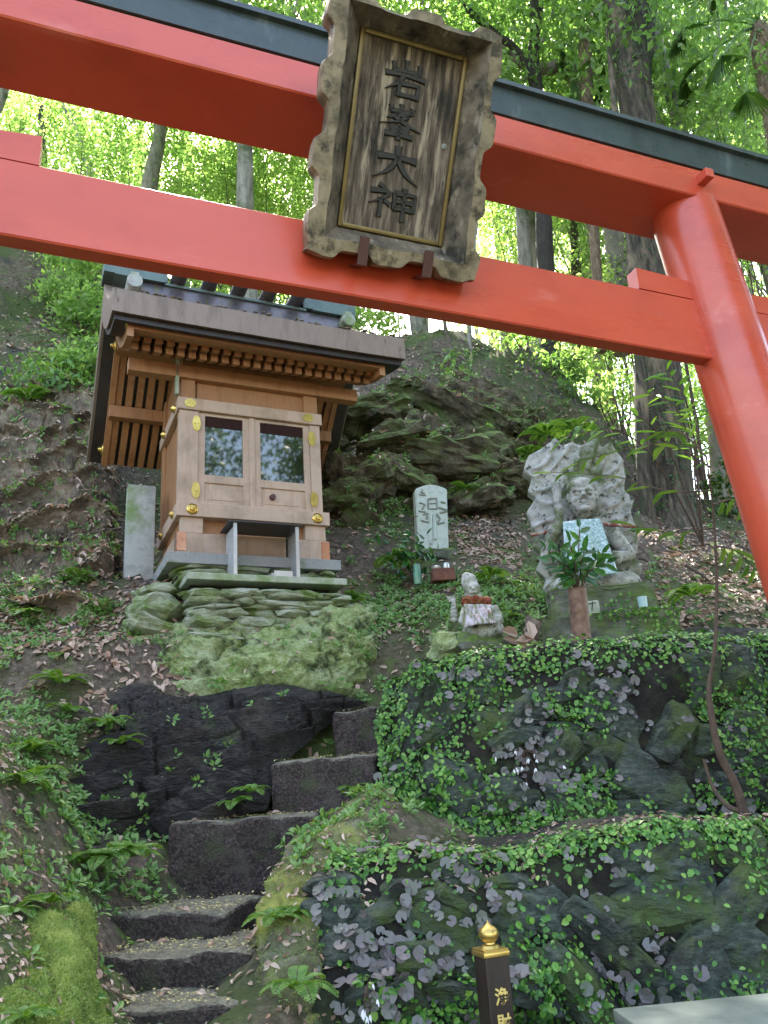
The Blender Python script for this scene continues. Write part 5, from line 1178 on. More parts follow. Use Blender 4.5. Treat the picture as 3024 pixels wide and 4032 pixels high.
# ivy on the stone block under the deity
def ivy_on_mesh(o, n, rng, size, filt=None, name='creeping_fig', mat='ivy'):
    me = o.data; Mx = np.array(MATS.get(o.name, Matrix.Identity(4))); V = np.array([v.co for v in me.vertices]); V = V @ Mx[:3, :3].T + Mx[:3, 3]
    me.calc_loop_triangles(); Tt = np.array([t.vertices for t in me.loop_triangles]); A = V[Tt]; cr = np.cross(A[:, 1]-A[:, 0], A[:, 2]-A[:, 0]); ar = np.linalg.norm(cr, axis=1)
    i = rng.choice(len(Tt), n, p=ar / ar.sum()); r1, r2 = np.sqrt(rng.uniform(0, 1, n)), rng.uniform(0, 1, n)
    P = A[i, 0]*(1-r1)[:, None] + A[i, 1]*(r1*(1-r2))[:, None] + A[i, 2]*(r1*r2)[:, None]; N_ = nrm(cr[i])
    if filt is not None: kp = rng.uniform(0, 1, n) < filt(P, N_); P, N_ = P[kp], N_[kp]
    m = len(P); T, NN = hug(P, N_, m, rng); L = rng.uniform(*size, m); P = P + N_ * rng.uniform(.003, .02, m)[:, None]
    return P - T * L[:, None] * .5, T, NN, L
ztop = max((PB @ Vector((0, 0, pbz))).z, 0)
Pq, Tq, Nq, Lq = ivy_on_mesh(o_pb, 5000, rg, (.014, .03), lambda P, N_: np.clip(np.exp(-((P[:, 2] - ztop) / .06) ** 2) * sm(P[:, 0], 1.15, 1.4) + .25 * patchy(P, 4, .2, .2, 3), 0, 1))
P2, T2, N2, L2 = ivy_on_mesh(o_pb2, 2500, rg, (.014, .028), lambda P, N_: patchy(P, 4, .05, .2, 6) * .8)
o = add_object('creeping_fig', leaf_mesh('creeping_fig', np.concatenate([Pq, P2]), np.concatenate([Tq, T2]), np.concatenate([Nq, N2]), np.concatenate([Lq, L2]), np.concatenate([Lq, L2]) * .78, .12), M['ivy']); tag(o, 'small creeping leaves over the stone blocks below the deity', kind='stuff')
# round mauve leaves, in clumps
def round_leaves(name, P, N_, Rr, rng, mat, label):
    n = len(P); k = 11; N_ = nrm(N_); A = nrm(np.cross(N_, nrm(rng.normal(size=(n, 3))))); B_ = np.cross(N_, A)
    th = np.linspace(0.35, 2 * math.pi - .35, k); V = [P + N_ * (Rr * .02)[:, None]]
    for j, t in enumerate(th):
        r_ = Rr * (1 + (.05 if j % 2 else -.05)); V.append(P + A * (np.cos(t) * r_)[:, None] + B_ * (np.sin(t) * r_)[:, None] + N_ * (Rr * .16 + rng.normal(size=n) * Rr * .05)[:, None])
    V = np.stack(V, 1).reshape(-1, 3); base = np.arange(n)[:, None] * (k + 1)
    F = np.concatenate([base + np.array([[0, j + 1, j + 2]]) for j in range(k - 1)], 0)
    o = add_object(name, np_mesh(name, V, F), M[mat]); tag(o, label, kind='stuff'); return o
def clumps(g, cl, rng):
    xs, ys, rs = [], [], []
    for (x, y, sx, sy, n, r_) in cl:
        n = max(3, int(n * 1.15))
        xs += list(rng.normal(x, sx, n)); ys += list(rng.normal(y, sy, n)); rs += list(rng.uniform(.55, 1.1, n) * r_)
    P, N_ = onto(g, *surf_at(g, xs, ys)); n = len(P); rs = np.array(rs)
    N2 = nrm(N_ + rng.normal(size=(n, 3)) * .28 + np.array([0, -.25, .35])); return P + N_ * rng.uniform(.012, .04, n)[:, None], N2, rs
a_ = clumps(g_up, [(1150,1640,45,35,38,.022),(1170,1560,40,14,16,.02),(1290,1470,45,22,14,.024),(1330,1500,30,16,8,.026),(990,1490,30,22,14,.026),(1060,1470,40,14,9,.022),(1180,1690,10,6,3,.042),(1090,1620,18,25,10,.02),(1250,1690,40,30,16,.02),(1600,1760,40,18,12,.024),(1340,1560,30,20,9,.018),(1470,1570,12,18,6,.018),(1440,1410,60,10,7,.02),(930,1600,25,60,8,.018),(860,1700,14,30,6,.024),(1540,1690,30,30,6,.018),(1100,1740,50,30,16,.018),(1600,1590,30,50,8,.016)], rg)
round_leaves('saxifrage', *a_[:2], a_[2], rg, 'saxi', 'mauve grey round leaved saxifrage on the upper wall')
b_ = clumps(g_low, [(900,1850,55,16,22,.024),(1010,1880,30,30,12,.02),(820,2060,35,35,22,.026),(930,2060,40,25,16,.022),(840,2150,60,40,30,.026),(760,2000,25,50,16,.022),(1060,1950,25,20,9,.02),(1100,2150,22,22,9,.028),(1380,2100,50,35,14,.026),(1300,2130,30,30,8,.02),(1270,1970,40,30,7,.016),(1440,2020,30,20,4,.016),(1260,1860,60,25,8,.018),(700,1950,20,30,10,.02),(980,1990,50,40,14,.018),(880,1950,40,20,10,.022),(1330,2180,40,20,8,.024)], rg)
round_leaves('saxifrage', *b_[:2], b_[2], rg, 'saxi', 'mauve grey round leaved saxifrage on the lower wall')
# white saxifrage flowers hanging in two sprays
for (cx, cy, sx, sy, g, n, lb) in ((1160,1660,36,14,g_up,13,'spray of small white flowers among mauve leaves on the upper wall'), (800,2185,22,12,g_low,7,'spray of small white flowers low on the left of the lower wall'), (1030,1365,30,16,g_up,6,'few white flowers near the hooded figure\'s seat')):
    xs, ys = rg.normal(cx, sx, n), rg.normal(cy, sy, n); P, N_ = onto(g, *surf_at(g, xs, ys)); P = P + N_ * .05
    o = empty('flower_spray', tuple(P.mean(0)), lb, 'flowers'); c0 = P.mean(0) + np.array([0, .03, .06]); mb = MB()
    for q in P:
        mb.tube([c0, (c0 + q) / 2 + np.array([0, -.015, .01]), q], .0012, 4)
        tt = [(dx + rg.normal() * .1, -.15, -1) for dx in (-.35, .25, -.05)]
        add_object('flower', leaf_mesh('flower', [q] * 3, tt, [(rg.normal() * .3, -1, .2)] * 3, rg.uniform(.012, .026, 3), .006, .1), M['flower'], o)
    mb.build('stem', M['stem'], o)

# ------------------------------------------------------------------ ground cover
def on_ground(n, x0, x1, y0, y1, rng, dens=None):
    x, y = rng.uniform(x0, x1, n), rng.uniform(y0, y1, n); z = ground_rough(x, y); e = .05
    N_ = nrm(np.stack([-(ground_z(x+e, y) - ground_z(x-e, y)) / (2*e), -(ground_z(x, y+e) - ground_z(x, y-e)) / (2*e), np.ones(n)], 1))
    P = np.stack([x, y, z], 1)
    if dens is not None: k = rng.uniform(0, 1, n) < dens(P); P, N_ = P[k], N_[k]
    return P, N_
def on_sheets(gs_, ns, rng):
    Ps, Ns = [], []
    for g, n in zip(gs_, ns):
        p, q = g.at(rng.uniform(0, 1, n), rng.uniform(0, 1, n)); Ps.append(p); Ns.append(q)
    return np.concatenate(Ps), np.concatenate(Ns)
rg = np.random.default_rng(77)
def litter_d(P):
    px, py, _ = project(P); return np.clip(.18 + .8 * patchy(P, 1.3, .0, .3, 31) + .5 * np.exp(-((px - 1060) / 110) ** 2 - ((py - 1140) / 60) ** 2), 0, 1)
P, N_ = on_ground(30000, -5.2, 4.2, 2.0, 10.5, rg, litter_d)
p2, n2 = on_sheets([g_out, g_bank, g_low, g_moss, g_hump, g_led], [3500, 160, 120, 160, 30, 9000], rg)
p2, n2 = p2[n2[:, 2] > .25], n2[n2[:, 2] > .25]
p3, n3 = on_ground(60000, -4.5, 4.2, 4.6, 10, rg, lambda P: (lambda px, py: np.clip(np.exp(-((px - 1050) / 85) ** 2 - ((py - 1160) / 70) ** 2) + sm(px, 1380, 1440) * sm(py, 1120, 1170) * .8 + sm(px, 300, 240) * sm(py, 1020, 1060) * sm(py, 1720, 1640) * (.15 + .7 * patchy(P, 2, .05, .3, 6)) + sm(px, 200, 120) * sm(py, 900, 860) * .5 + .7 * np.exp(-((px - 880) / 70) ** 2 - ((py - 1330) / 50) ** 2), 0, 1))(*project(P)[:2]))
p5, _, n5, _ = ivy_on_mesh(o_ledge, 4200, rg, (.01, .011), lambda P, N_: sm(N_[:, 2], .35, .6) * (.15 + .8 * patchy(P, 2.2, .05, .2, 9)))
p6, n6 = on_ground(5200, -3.2, -.9, 2.2, 5.4, rg, lambda P: patchy(P, 1.5, -.1, .3, 47))
p7, n7 = on_sheets([g_low, g_bank], [2400, 350], rg); kp = n7[:, 2] > .55; p7, n7 = p7[kp], n7[kp]
P, N_ = np.concatenate([P, p2, p3, p5, p6, p7]), np.concatenate([N_, n2, n3, n5, n6, n7]); n = len(P)
T, NN = hug(P, N_, n, rg, .45, 0); L = (.022 + .06 * rg.beta(1.3, 1.8, n)) * np.where(P[:, 1] < 4.4, .55, 1)
o = add_object('leaf_litter', leaf_mesh('leaf_litter', P + N_ * rg.uniform(.003, .016, n)[:, None], T, NN, L, L * rg.uniform(.35, .55, n), .25, bend=.15), M['litter']); tag(o, 'brown dead leaves strewn over the slope', kind='stuff')
# rosettes of small green herbs
def rosettes(P, N_, rng, nl, size, up=.5):
    PP, TT, NN, LL = [], [], [], []
    for i in range(nl):
        n = len(P); d = rng.normal(size=(n, 3)); d = d - N_ * (d * N_).sum(1, keepdims=True); d = nrm(d); s = rng.uniform(.6, 1.2, n)
        T = nrm(d + N_ * up * rng.uniform(.2, 1.4, n)[:, None] + np.array([0, 0, .15])); L = size * s
        PP.append(P + d * (L * .3)[:, None] + N_ * (L * rng.uniform(.1, .8, n))[:, None]); TT.append(T); NN.append(nrm(N_ + rng.normal(size=(n, 3)) * .3 + np.array([0, -.25, .3]))); LL.append(L)
    return np.concatenate(PP), np.concatenate(TT), np.concatenate(NN), np.concatenate(LL)
def herb_d(P):
    px, py, _ = project(P); d = .10 + .75 * patchy(P, 1.15, .12, .2, 41)
    return np.clip(d * (1 - .8 * np.exp(-((px - 200) / 160) ** 2 - ((py - 1180) / 110) ** 2)) * (1 - .75 * np.exp(-((px - 1060) / 90) ** 2 - ((py - 1150) / 50) ** 2)) + .5 * sm(py, 1750, 1850) * sm(px, 330, 250) - .8 * sm(py, 1930, 2000) * sm(px, 300, 200), 0, 1)
P, N_ = on_ground(8000, -5, 4.2, 2.0, 10.5, rg, herb_d)
p2, n2 = on_sheets([g_out, g_bank, g_black, g_moss, g_led], [1500, 420, 60, 120, 1300], rg)
p4, n4 = on_ground(2600, -.5, 1.3, 4.3, 6.2, rg, lambda P: .9 * patchy(P, 2.2, -.05, .25, 71) * sm(project(P)[0], 740, 800) * (1 - sm(project(P)[0], 1130, 1200)) * sm(project(P)[1], 1230, 1260))
kp = patchy(p2, 1.6, .05, .25, 61) > rg.uniform(0, 1, len(p2)) * .9; p2, n2 = p2[kp], n2[kp]
p3, n3 = on_ground(5200, -3.4, -.9, 2.2, 6.2, rg, lambda P: .9 * patchy(P, 1.7, -.02, .3, 44) * sm(project(P)[0], 420, 250) * (1 - .9 * sm(project(P)[1], 1930, 2000)))
p5, _, n5, _ = ivy_on_mesh(o_ledge, 1500, rg, (.01, .011), lambda P, N_: sm(N_[:, 2], .2, .5) * patchy(P, 2.0, .05, .2, 29))
P, N_ = np.concatenate([P, p2, p3, p4, p5]), np.concatenate([N_, n2, n3, n4, n5])
PP, TT, NN, LL = rosettes(P, N_, rg, 9, .032)
o = add_object('herb_cover', leaf_mesh('herb_cover', PP, TT, NN, LL, LL * .5, .2), M['herb']); tag(o, 'small green herbs and seedlings over the slope', kind='stuff')
# moss tufts: fine blades on the mossy parts
p2, n2 = on_sheets([g_moss, g_bank, g_hump], [16000, 9000, 30000], rg)
kp = patchy(p2, 3, -.1, .3, 12) > rg.uniform(0, 1, len(p2)); p2, n2 = p2[kp], n2[kp]
P, N_ = on_ground(60000, -3.2, -.9, 2.0, 5.4, rg, lambda P: patchy(P, 1.6, .0, .25, 14) * sm(project(P)[0], 260, 180))
P, N_ = np.concatenate([P, p2]), np.concatenate([N_, n2]); n = len(P); T = nrm(N_ + rg.normal(size=(n, 3)) * .6); L = rg.uniform(.004, .010, n)
M['mosstuft'] = leafmat('moss_blade', [(.07, .13, .018), (.12, .20, .03), (.19, .27, .06), (.25, .31, .11)], .2, .7)
o = add_object('moss_tufts', leaf_mesh('moss_tufts', P, T, rdir(n, rg), L, L * .5, .1, oval=False), M['mosstuft']); tag(o, 'fine bright green moss tufts', kind='stuff')
# yellow petals on the steps
PP = []
for i, (Fm, ln, dp) in enumerate(STEPS):
    n = [330, 420, 420, 240, 110, 50][i]
    for _ in range(n):
        y = abs(rg.normal(0, .16)) if rg.uniform() < .6 else rg.uniform(0, dp); PP.append(tuple(Fm @ Vector((rg.uniform(.0, ln), min(y + .012, dp), .006 + rg.uniform(0, .006)))))
PP = np.array(PP); n = len(PP)
p2, n2 = on_sheets([g_low], [2600], rg); k = (n2[:, 2] > .6) & (patchy(p2, 2, .1, .3, 3) > rg.uniform(0, 1, len(p2))); PP = np.concatenate([PP, p2[k] + np.array([0, 0, .004])]); n = len(PP)
o = add_object('fallen_petals', leaf_mesh('fallen_petals', PP, rdir(n, rg) * np.array([1, 1, .15]), nrm(rdir(n, rg) * .35 + np.array([0, 0, 1])), rg.uniform(.007, .014, n), .010, .15), M['petal']); tag(o, 'tiny yellow fallen petals on the step treads and the ledge', kind='stuff')
# a few big leaves and stones on the treads
PP, TT, NN, LL = [], [], [], []
for i, (Fm, ln, dp) in enumerate(STEPS[:4]):
    for _ in range(7): PP.append(tuple(Fm @ Vector((rg.uniform(0, ln), rg.uniform(.0, dp*.6), .012)))); TT.append(rg.normal(size=3) * np.array([1, 1, .2])); NN.append((rg.normal()*.3, rg.normal()*.3 - .3, 1)); LL.append(rg.uniform(.03, .06))
LL = np.array(LL); o = add_object('step_leaves', leaf_mesh('step_leaves', PP, TT, NN, LL, LL * .5, .25, bend=.1), M['litter']); tag(o, 'brown leaves lying on the steps', kind='stuff')
# twigs
mb = MB()
for (x0, y0, x1, y1, Y, r_) in ((60,1165,270,1120,6.2,.010),(20,1205,230,1185,6,.008),(120,1195,190,1300,5.7,.007),(180,1130,235,1175,6.1,.009),(230,1120,215,1220,5.8,.006),(90,1110,240,1150,6.3,.006),(140,1240,250,1200,5.7,.007),(30,1150,130,1230,6,.006),(60,1880,140,1960,3.0,.005),(170,1160,265,1140,6,.012),(1480,1220,1560,1290,5.9,.014),(1380,1205,1440,1260,6.2,.016),(60,640,130,600,9.4,.008),(1130,905,1060,870,8.4,.012)):
    a = atY(x0, y0, Y); b = atY(x1, y1, Y - .05); m_ = (a + b) / 2 + rg.normal(size=3) * .03
    pts = catmull([a, m_, b], 9); mb.tube(pts, np.linspace(r_, r_ * .4, 9), 6)
    q = pts[5]; mb.tube([q, q + (b - a) * .2 + rg.normal(size=3) * .05], [r_ * .5, r_ * .2], 5)
o = mb.build('twig_litter', M['twig']); tag(o, 'dead twigs and roots lying on the slope', kind='stuff')
# ------------------------------------------------------------------ ferns
def fern_arrays(c, nfr, ln, rng, up=(0, 0, 1), spread=1.0, front=None):
    PP, TT, NN, LL, WW = [], [], [], [], []
    for i in range(nfr):
        a = 2 * math.pi * (i + rng.uniform(-.3, .3)) / nfr if front is None else front + rng.uniform(-1.2, 1.2)
        d = np.array([math.cos(a), math.sin(a), 0]); l_ = ln * rng.uniform(.75, 1.1); q = np.array(c, float); el = 1.0 * rng.uniform(.7, 1.1); k = 16
        for j in range(k):
            t = j / (k - 1); dirv = nrm(d * math.cos(el) * spread + np.array(up) * math.sin(el)); el -= .105 + .02 * rng.uniform()
            q = q + dirv * l_ / k; sd = nrm(np.cross(dirv, np.array([0, 0, 1.0]))); w_ = l_ * .26 * math.sin(math.pi * min(1, .15 + t * .85)) ** .8
            nn_ = np.cross(sd, dirv)
            for s in (-1, 1): PP.append(q); TT.append(nrm(sd * s + dirv * .55 - nn_ * .15)); NN.append(nn_); LL.append(w_); WW.append(w_ * .34 + .004)
    return PP, TT, NN, LL, WW
def fern_obj(name, spots, rng, label, cat=None, kind=None):
    acc = [[], [], [], [], []]
    for (c, nfr, ln, fr) in spots:
        for a, b in zip(acc, fern_arrays(c, nfr, ln, rng, front=fr)): a.extend(b)
    o = add_object(name, leaf_mesh(name, acc[0], acc[1], acc[2], np.array(acc[3]), np.array(acc[4]), .12), M['fern']); tag(o, label, cat, kind=kind); return o
rf = np.random.default_rng(5); PH = -math.pi / 2
sp = []
for (x, y, Y, l_) in ((130,1470,4.45,.20),(60,1620,4.0,.22),(150,1530,4.3,.16),(110,1940,2.95,.14),(180,1860,3.6,.22),(230,1850,3.6,.20),(280,1845,3.65,.2),(40,1690,3.6,.25),(540,1705,4.1,.14),(510,1730,4.1,.14),(230,1560,4.3,.16),(260,1600,4.2,.15),(760,1700,3.9,.10),(640,1960,3.1,.11),(780,1760,3.8,.10),(30,1960,2.8,.14),(130,890,7.5,.3),(60,860,7.5,.35),(170,1250,5.4,.22),(60,1330,5.1,.25),(130,1420,4.7,.2),(1180,940,7.6,.35),(1140,980,7.4,.25),(1010,1060,6.9,.25),(760,1290,5.5,.18),(1090,1330,5.0,.2),(1060,1240,5.5,.22),(860,1210,5.9,.25)):
    sp.append((atY(x, y, Y) - np.array([0, 0, .02]), 8, l_, None))
fern_obj('fern_cover', sp, rf, 'low ferns scattered over the banks and rocks', kind='stuff')
for (x, y, Y, l_, nf, lb) in ((1495,1290,5.3,.32,7,'pale green fern on the slope right of the deity'), (640,2140,2.72,.17,7,'bright feathery fern at the foot of the mossy bank by the low steps'), (590,1990,3.0,.13,7,'light green fern above the lowest steps, left of the ivy wall'), (60,2205,2.15,.11,6,'fern at the bottom left corner'), (1240,930,7.0,.32,7,'fern on the rocks just above the deity\'s halo')):
    fern_obj('fern', [(atY(x, y, Y), nf, l_, None)], rf, lb, 'fern')
# heart leaved plant on top of the rock face
hp = empty('seedling', tuple(atY(722, 1490, 4.75)), 'heart leaved green seedling on the moss above the top step', 'seedling')
mb = MB(); a = atY(722, 1492, 4.75); PP, TT, NN = [], [], []
for dx, dy in ((-14, -18), (8, -26), (20, -12), (-4, -8)):
    b = atY(722 + dx, 1492 + dy, 4.72); mb.tube([a, (a+b)/2 + np.array([0, 0, .015]), b], .0025, 5); PP.append(b); TT.append((dx * .05, -.6, -.2)); NN.append((0, -.4, 1))
mb.build('stem', M['herb'], hp); add_object('leaves', leaf_mesh('leaves', PP, TT, NN, .07, .06, .1), M['fern'], hp)

# ------------------------------------------------------------------ sapling in front of the walls and lance leaves
def twig_leaves(pts, n, rng, L, side=.8, droop=.5, start=.25):
    PP, TT, NN, LL = [], [], [], []; k = len(pts)
    for i in range(n):
        t = start + (1 - start) * i / max(1, n - 1); j = min(k - 2, int(t * (k - 1))); q = pts[j] + (pts[j+1] - pts[j]) * (t * (k - 1) - j); d = nrm(pts[j+1] - pts[j])
        s = nrm(np.cross(d, np.array([0, 0, 1.0]))) * (1 if i % 2 else -1)
        PP.append(q); TT.append(nrm(d * .8 + s * side + np.array([0, 0, -droop * rng.uniform(.4, 1.2)]) + rng.normal(size=3) * .15)); NN.append(nrm(np.array([0, -.4, 1]) + rng.normal(size=3) * .3)); LL.append(L * rng.uniform(.7, 1.15))
    return PP, TT, NN, LL
sap = empty('sapling', tuple(atY(1612, 1768, 3.62)), 'slender leaning sapling with lance leaves in front of the ivy walls', 'sapling')
mb = MB(); K = [atY(1612,1775,3.62), atY(1590,1700,3.62), atY(1552,1620,3.61), atY(1535,1530,3.6), atY(1532,1480,3.6), atY(1545,1390,3.6), atY(1548,1250,3.6), atY(1540,1100,3.6), atY(1525,980,3.6)]
pts = catmull(K, 40); mb.tube(pts, np.concatenate([np.linspace(.022, .015, 15), np.linspace(.014, .008, 8), np.linspace(.0095, .003, 17)]), 10)
st2 = catmull([atY(1605,1755,3.62), atY(1570,1740,3.66), atY(1540,1700,3.7), atY(1520,1640,3.72)], 12); mb.tube(st2, np.linspace(.013, .006, 12), 7)
acc = [[], [], [], []]
for br in (((1540,1060),(1440,1060),(1330,1030),(1190,1020)), ((1535,1010),(1440,960),(1330,975),(1250,1000)), ((1545,1140),(1450,1150),(1370,1135)), ((1528,990),(1480,940),(1440,930)), ((1540,1090),(1590,1080),(1640,1120)), ((1545,1180),(1590,1190),(1630,1230))):
    rr = np.random.default_rng(int(br[1][0])); c3 = catmull([atY(x, y, 3.6 + .12 * i) for i, (x, y) in enumerate(br)], 14); mb.tube(c3, np.linspace(.005, .0015, 14), 5)
    for a, b in zip(acc, twig_leaves(c3, 9, rr, .135, .7, .35)): a.extend(b)
mb.build('stem', M['stem'], sap); LL = np.array(acc[3]); add_object('leaves', leaf_mesh('leaves', acc[0], acc[1], acc[2], LL, LL * .24, .2, bend=.15), M['bamboo'], sap)
bb_ = empty('leafy_shoot', tuple(atY(1500, 1130, 6.0)), 'arching light green lance leaved shoot between the deity and the red pillar', 'shoot')
mb = MB(); acc = [[], [], [], []]
for br in (((1520,1180),(1500,1000),(1460,880),(1400,850)), ((1520,1180),(1500,960),(1480,860),(1440,800)), ((1520,1180),(1440,960),(1350,890),(1250,920)), ((1520,1180),(1420,1000),(1330,930),(1210,945)), ((1520,1180),(1500,1020),(1510,930),(1500,880))):
    rr = np.random.default_rng(int(br[3][0])); c3 = catmull([atY(x, y, 5.6 - .2 * i) for i, (x, y) in enumerate(br)], 16); mb.tube(c3, np.linspace(.008, .002, 16), 5)
    for a, b in zip(acc, twig_leaves(c3, 13, rr, .17, .8, .3, .35)): a.extend(b)
mb.build('stem', M['stem'], bb_); LL = np.array(acc[3]); add_object('leaves', leaf_mesh('leaves', acc[0], acc[1], acc[2], LL, LL * .22, .2, bend=.12), M['fern'], bb_)
# plant beside the stele
vp = empty('leafy_plant', tuple(atY(880, 1235, 5.8)), 'dark green leafy plant behind the green vase', 'plant')
n = 90; c = atY(885, 1195, 5.8) + rg.normal(size=(n, 3)) * np.array([.10, .05, .09]); add_object('leaves', leaf_mesh('leaves', c, nrm(rg.normal(size=(n, 3)) + np.array([0, 0, .3])), nrm(rg.normal(size=(n, 3)) * .6 + np.array([0, -1, .6])), rg.uniform(.05, .09, n), .035, .15), M['sakaki'], vp)
mb = MB(); a = atY(890, 1250, 5.8)
for i in range(8): mb.tube([a, (a + c[i*9]) / 2 + np.array([0, 0, .03]), c[i*9]], .004, 5)
mb.build('stem', M['stem'], vp)
# ------------------------------------------------------------------ trees
def crown_arrays(blobs, nclump, per, sig, L, rng, up=.6):
    """leaves gathered in clumps spread through ellipsoids: blobs (centre, radii, weight)"""
    w_ = np.array([b[2] for b in blobs], float); w_ /= w_.sum(); PP = []
    for b, ww in zip(blobs, w_):
        k = max(1, int(nclump * ww)); d = rdir(k, rng); r_ = rng.uniform(.25, 1.0, k) ** .45; PP.append(np.array(b[0]) + d * r_[:, None] * np.array(b[1]))
    C_ = np.concatenate(PP); k = len(C_); cnt = rng.integers(int(per * .4), int(per * 1.6), k); idx = np.repeat(np.arange(k), cnt); n = len(idx)
    s = sig * rng.uniform(.6, 1.4, k)[idx]; P = C_[idx] + rng.normal(size=(n, 3)) * s[:, None] * np.array([1, 1, .55])
    T = nrm(rng.normal(size=(n, 3)) + np.array([0, 0, -.25])); N_ = nrm(rng.normal(size=(n, 3)) * .7 + np.array([0, 0, up])); return C_, P, T, N_, L * rng.uniform(.65, 1.25, n)
def trunk_mesh(K, r0, r1, limbs, rng, nseg=22, sides=12, wob=.0):
    mb = MB(); pts = catmull(np.array(K, float), nseg); rr = np.linspace(r0, r1, nseg); rr[:3] *= np.array([1.45, 1.2, 1.07]); mb.tube(pts, rr, sides)
    for (t, end, r_) in limbs:
        q = pts[min(nseg - 1, int(t * (nseg - 1)))]; e = np.array(end, float); m_ = q * .5 + e * .5 + np.array([0, 0, -.06 * np.linalg.norm(e - q)]) + rng.normal(size=3) * .05 * np.linalg.norm(e - q)
        mb.tube(catmull([q, m_, e], 8), np.linspace(r_, r_ * .25, 8), 7)
    return mb
def proto_tree(name, seed, hc, blobs, r0, r1, nclump, per, sig, L, leaf, bark, label, group, nl=9, aspect=.55):
    rng = np.random.default_rng(seed); root = empty(name, (0, 0, 0), label, 'tree', group)
    C_, P, T, N_, LL = crown_arrays(blobs, nclump, per, sig, L, rng)
    K = [(0, 0, -.6), (rng.normal()*.1, rng.normal()*.1, hc*.3), (rng.normal()*.2, rng.normal()*.2, hc*.65), (rng.normal()*.2, rng.normal()*.2, hc*1.05)]
    limbs = [(rng.uniform(.55, .98), C_[i], r1 * rng.uniform(.35, .7)) for i in rng.choice(len(C_), nl, replace=False)]
    mb = trunk_mesh(K, r0, r1, limbs, rng); mb.build('trunk', M[bark], root, None, 'auto')
    add_object('crown', leaf_mesh('crown', P, T, N_, LL, LL * aspect, .15, oval=False), M[leaf], root); return root
FAR = 'trees of the bright wood behind the gate'
protos = [
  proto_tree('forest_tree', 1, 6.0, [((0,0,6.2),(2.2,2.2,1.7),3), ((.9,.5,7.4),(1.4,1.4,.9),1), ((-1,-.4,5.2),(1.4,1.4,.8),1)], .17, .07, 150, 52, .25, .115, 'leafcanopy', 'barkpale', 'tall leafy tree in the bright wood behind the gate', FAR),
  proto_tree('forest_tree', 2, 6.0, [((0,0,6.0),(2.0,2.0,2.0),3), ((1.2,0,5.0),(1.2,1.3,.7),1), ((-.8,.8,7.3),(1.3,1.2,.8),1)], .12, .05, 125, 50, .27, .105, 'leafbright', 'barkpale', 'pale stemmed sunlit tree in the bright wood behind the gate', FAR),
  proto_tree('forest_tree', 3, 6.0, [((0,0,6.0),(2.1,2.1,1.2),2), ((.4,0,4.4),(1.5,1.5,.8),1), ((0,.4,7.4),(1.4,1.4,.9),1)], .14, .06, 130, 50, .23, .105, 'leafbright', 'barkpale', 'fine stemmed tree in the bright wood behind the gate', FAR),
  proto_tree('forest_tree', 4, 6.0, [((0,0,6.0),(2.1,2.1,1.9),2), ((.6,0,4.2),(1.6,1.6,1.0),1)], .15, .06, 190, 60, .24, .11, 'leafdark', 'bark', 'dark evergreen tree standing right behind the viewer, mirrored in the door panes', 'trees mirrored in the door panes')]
BL = ['tall leafy tree in the bright wood behind the gate', 'pale stemmed sunlit tree in the bright wood behind the gate', 'fine stemmed tree in the bright wood behind the gate']
used = [False] * 4
def put_tree(kind, x, y, zc, r_, rz, label=None, group=None, sunk=0):
    o = protos[kind]; first = not used[kind]; used[kind] = True
    if first: c = o
    else:
        c = o.copy(); COL.objects.link(c)
        for ch in o.children: d = ch.copy(); COL.objects.link(d); d.parent = c
    gz = float(ground_z(np.array([x]), np.array([y]))[0]); h = max(1.5, zc - gz)
    c.matrix_world = Matrix.Translation((x, y, gz)) @ Matrix.Rotation(rz, 4, 'Z') @ Matrix.Diagonal((r_ / 2.2, r_ / 2.2, h / 6.0, 1))
    if label: c['label'] = label
    if group: c['group'] = group
    return c
rt = np.random.default_rng(3)
for i, (px, py, Y, r_, k) in enumerate([
    (1100,90,12,2.2,0),(1250,20,14.5,2.5,1),(1460,120,13,2.3,1),(1580,250,12,2.0,1),(1620,40,16,2.8,1),(1500,380,11.5,1.5,2),(1200,290,15,2.2,1),(1050,260,17,2.6,0),(1330,-120,12,2.6,0),(1560,-60,12,2.2,1),
    (1110,520,17,2.1,1),(1240,560,15,2.0,0),(1370,560,14,1.8,2),(1300,720,15,1.7,1),(1420,800,17,2.0,1),(1560,900,16,2.2,0),(1620,600,14,2.0,2),(1180,640,20,2.4,1),
    (40,240,15,2.3,1),(190,330,15.5,2.2,0),(330,370,14,2.0,1),(450,430,14.5,1.9,2),(560,420,13.5,1.7,0),(660,470,14,1.6,1),(-120,150,14,2.4,0),
    (480,-10,16,2.4,1),(620,50,17,2.3,0),(560,590,16,1.6,0)]):
    q = atY(px, py, Y); put_tree(k, q[0], q[1], q[2], r_, rt.uniform(0, 6.28), BL[k])
# crowns above and behind that shade the place
for i, (x, y, z, r_, k) in enumerate([(-1.6,9.6,13.6,2.3,0),(.8,10.6,13.2,2.3,2),(-3.6,11.4,14.6,2.4,0),(2.6,10.4,13.0,2.1,0),(-.2,12.6,14.4,2.4,2),(-5.4,8.6,14,2.4,2),(4.6,9.2,11.5,2.2,0)]):
    put_tree(k, x, y, z, r_, rt.uniform(0, 6.28), 'tall tree high on the slope whose crown overhangs the top of the view', 'trees overhanging the place')
for i, (x, y, z, r_) in enumerate([(9.5,-1.2,9.2,2.7),(8.0,-4.8,9.0,2.6),(12.0,1.6,12.0,2.9),(11.5,-4.2,13.5,2.9),(9.4,3.2,8.2,2.3),(14,-1.5,16.5,3.0),(7.0,-2.4,5.4,1.8),(15,4.5,15,3.0)]):
    put_tree(3, x, y, z, r_, rt.uniform(0, 6.28))
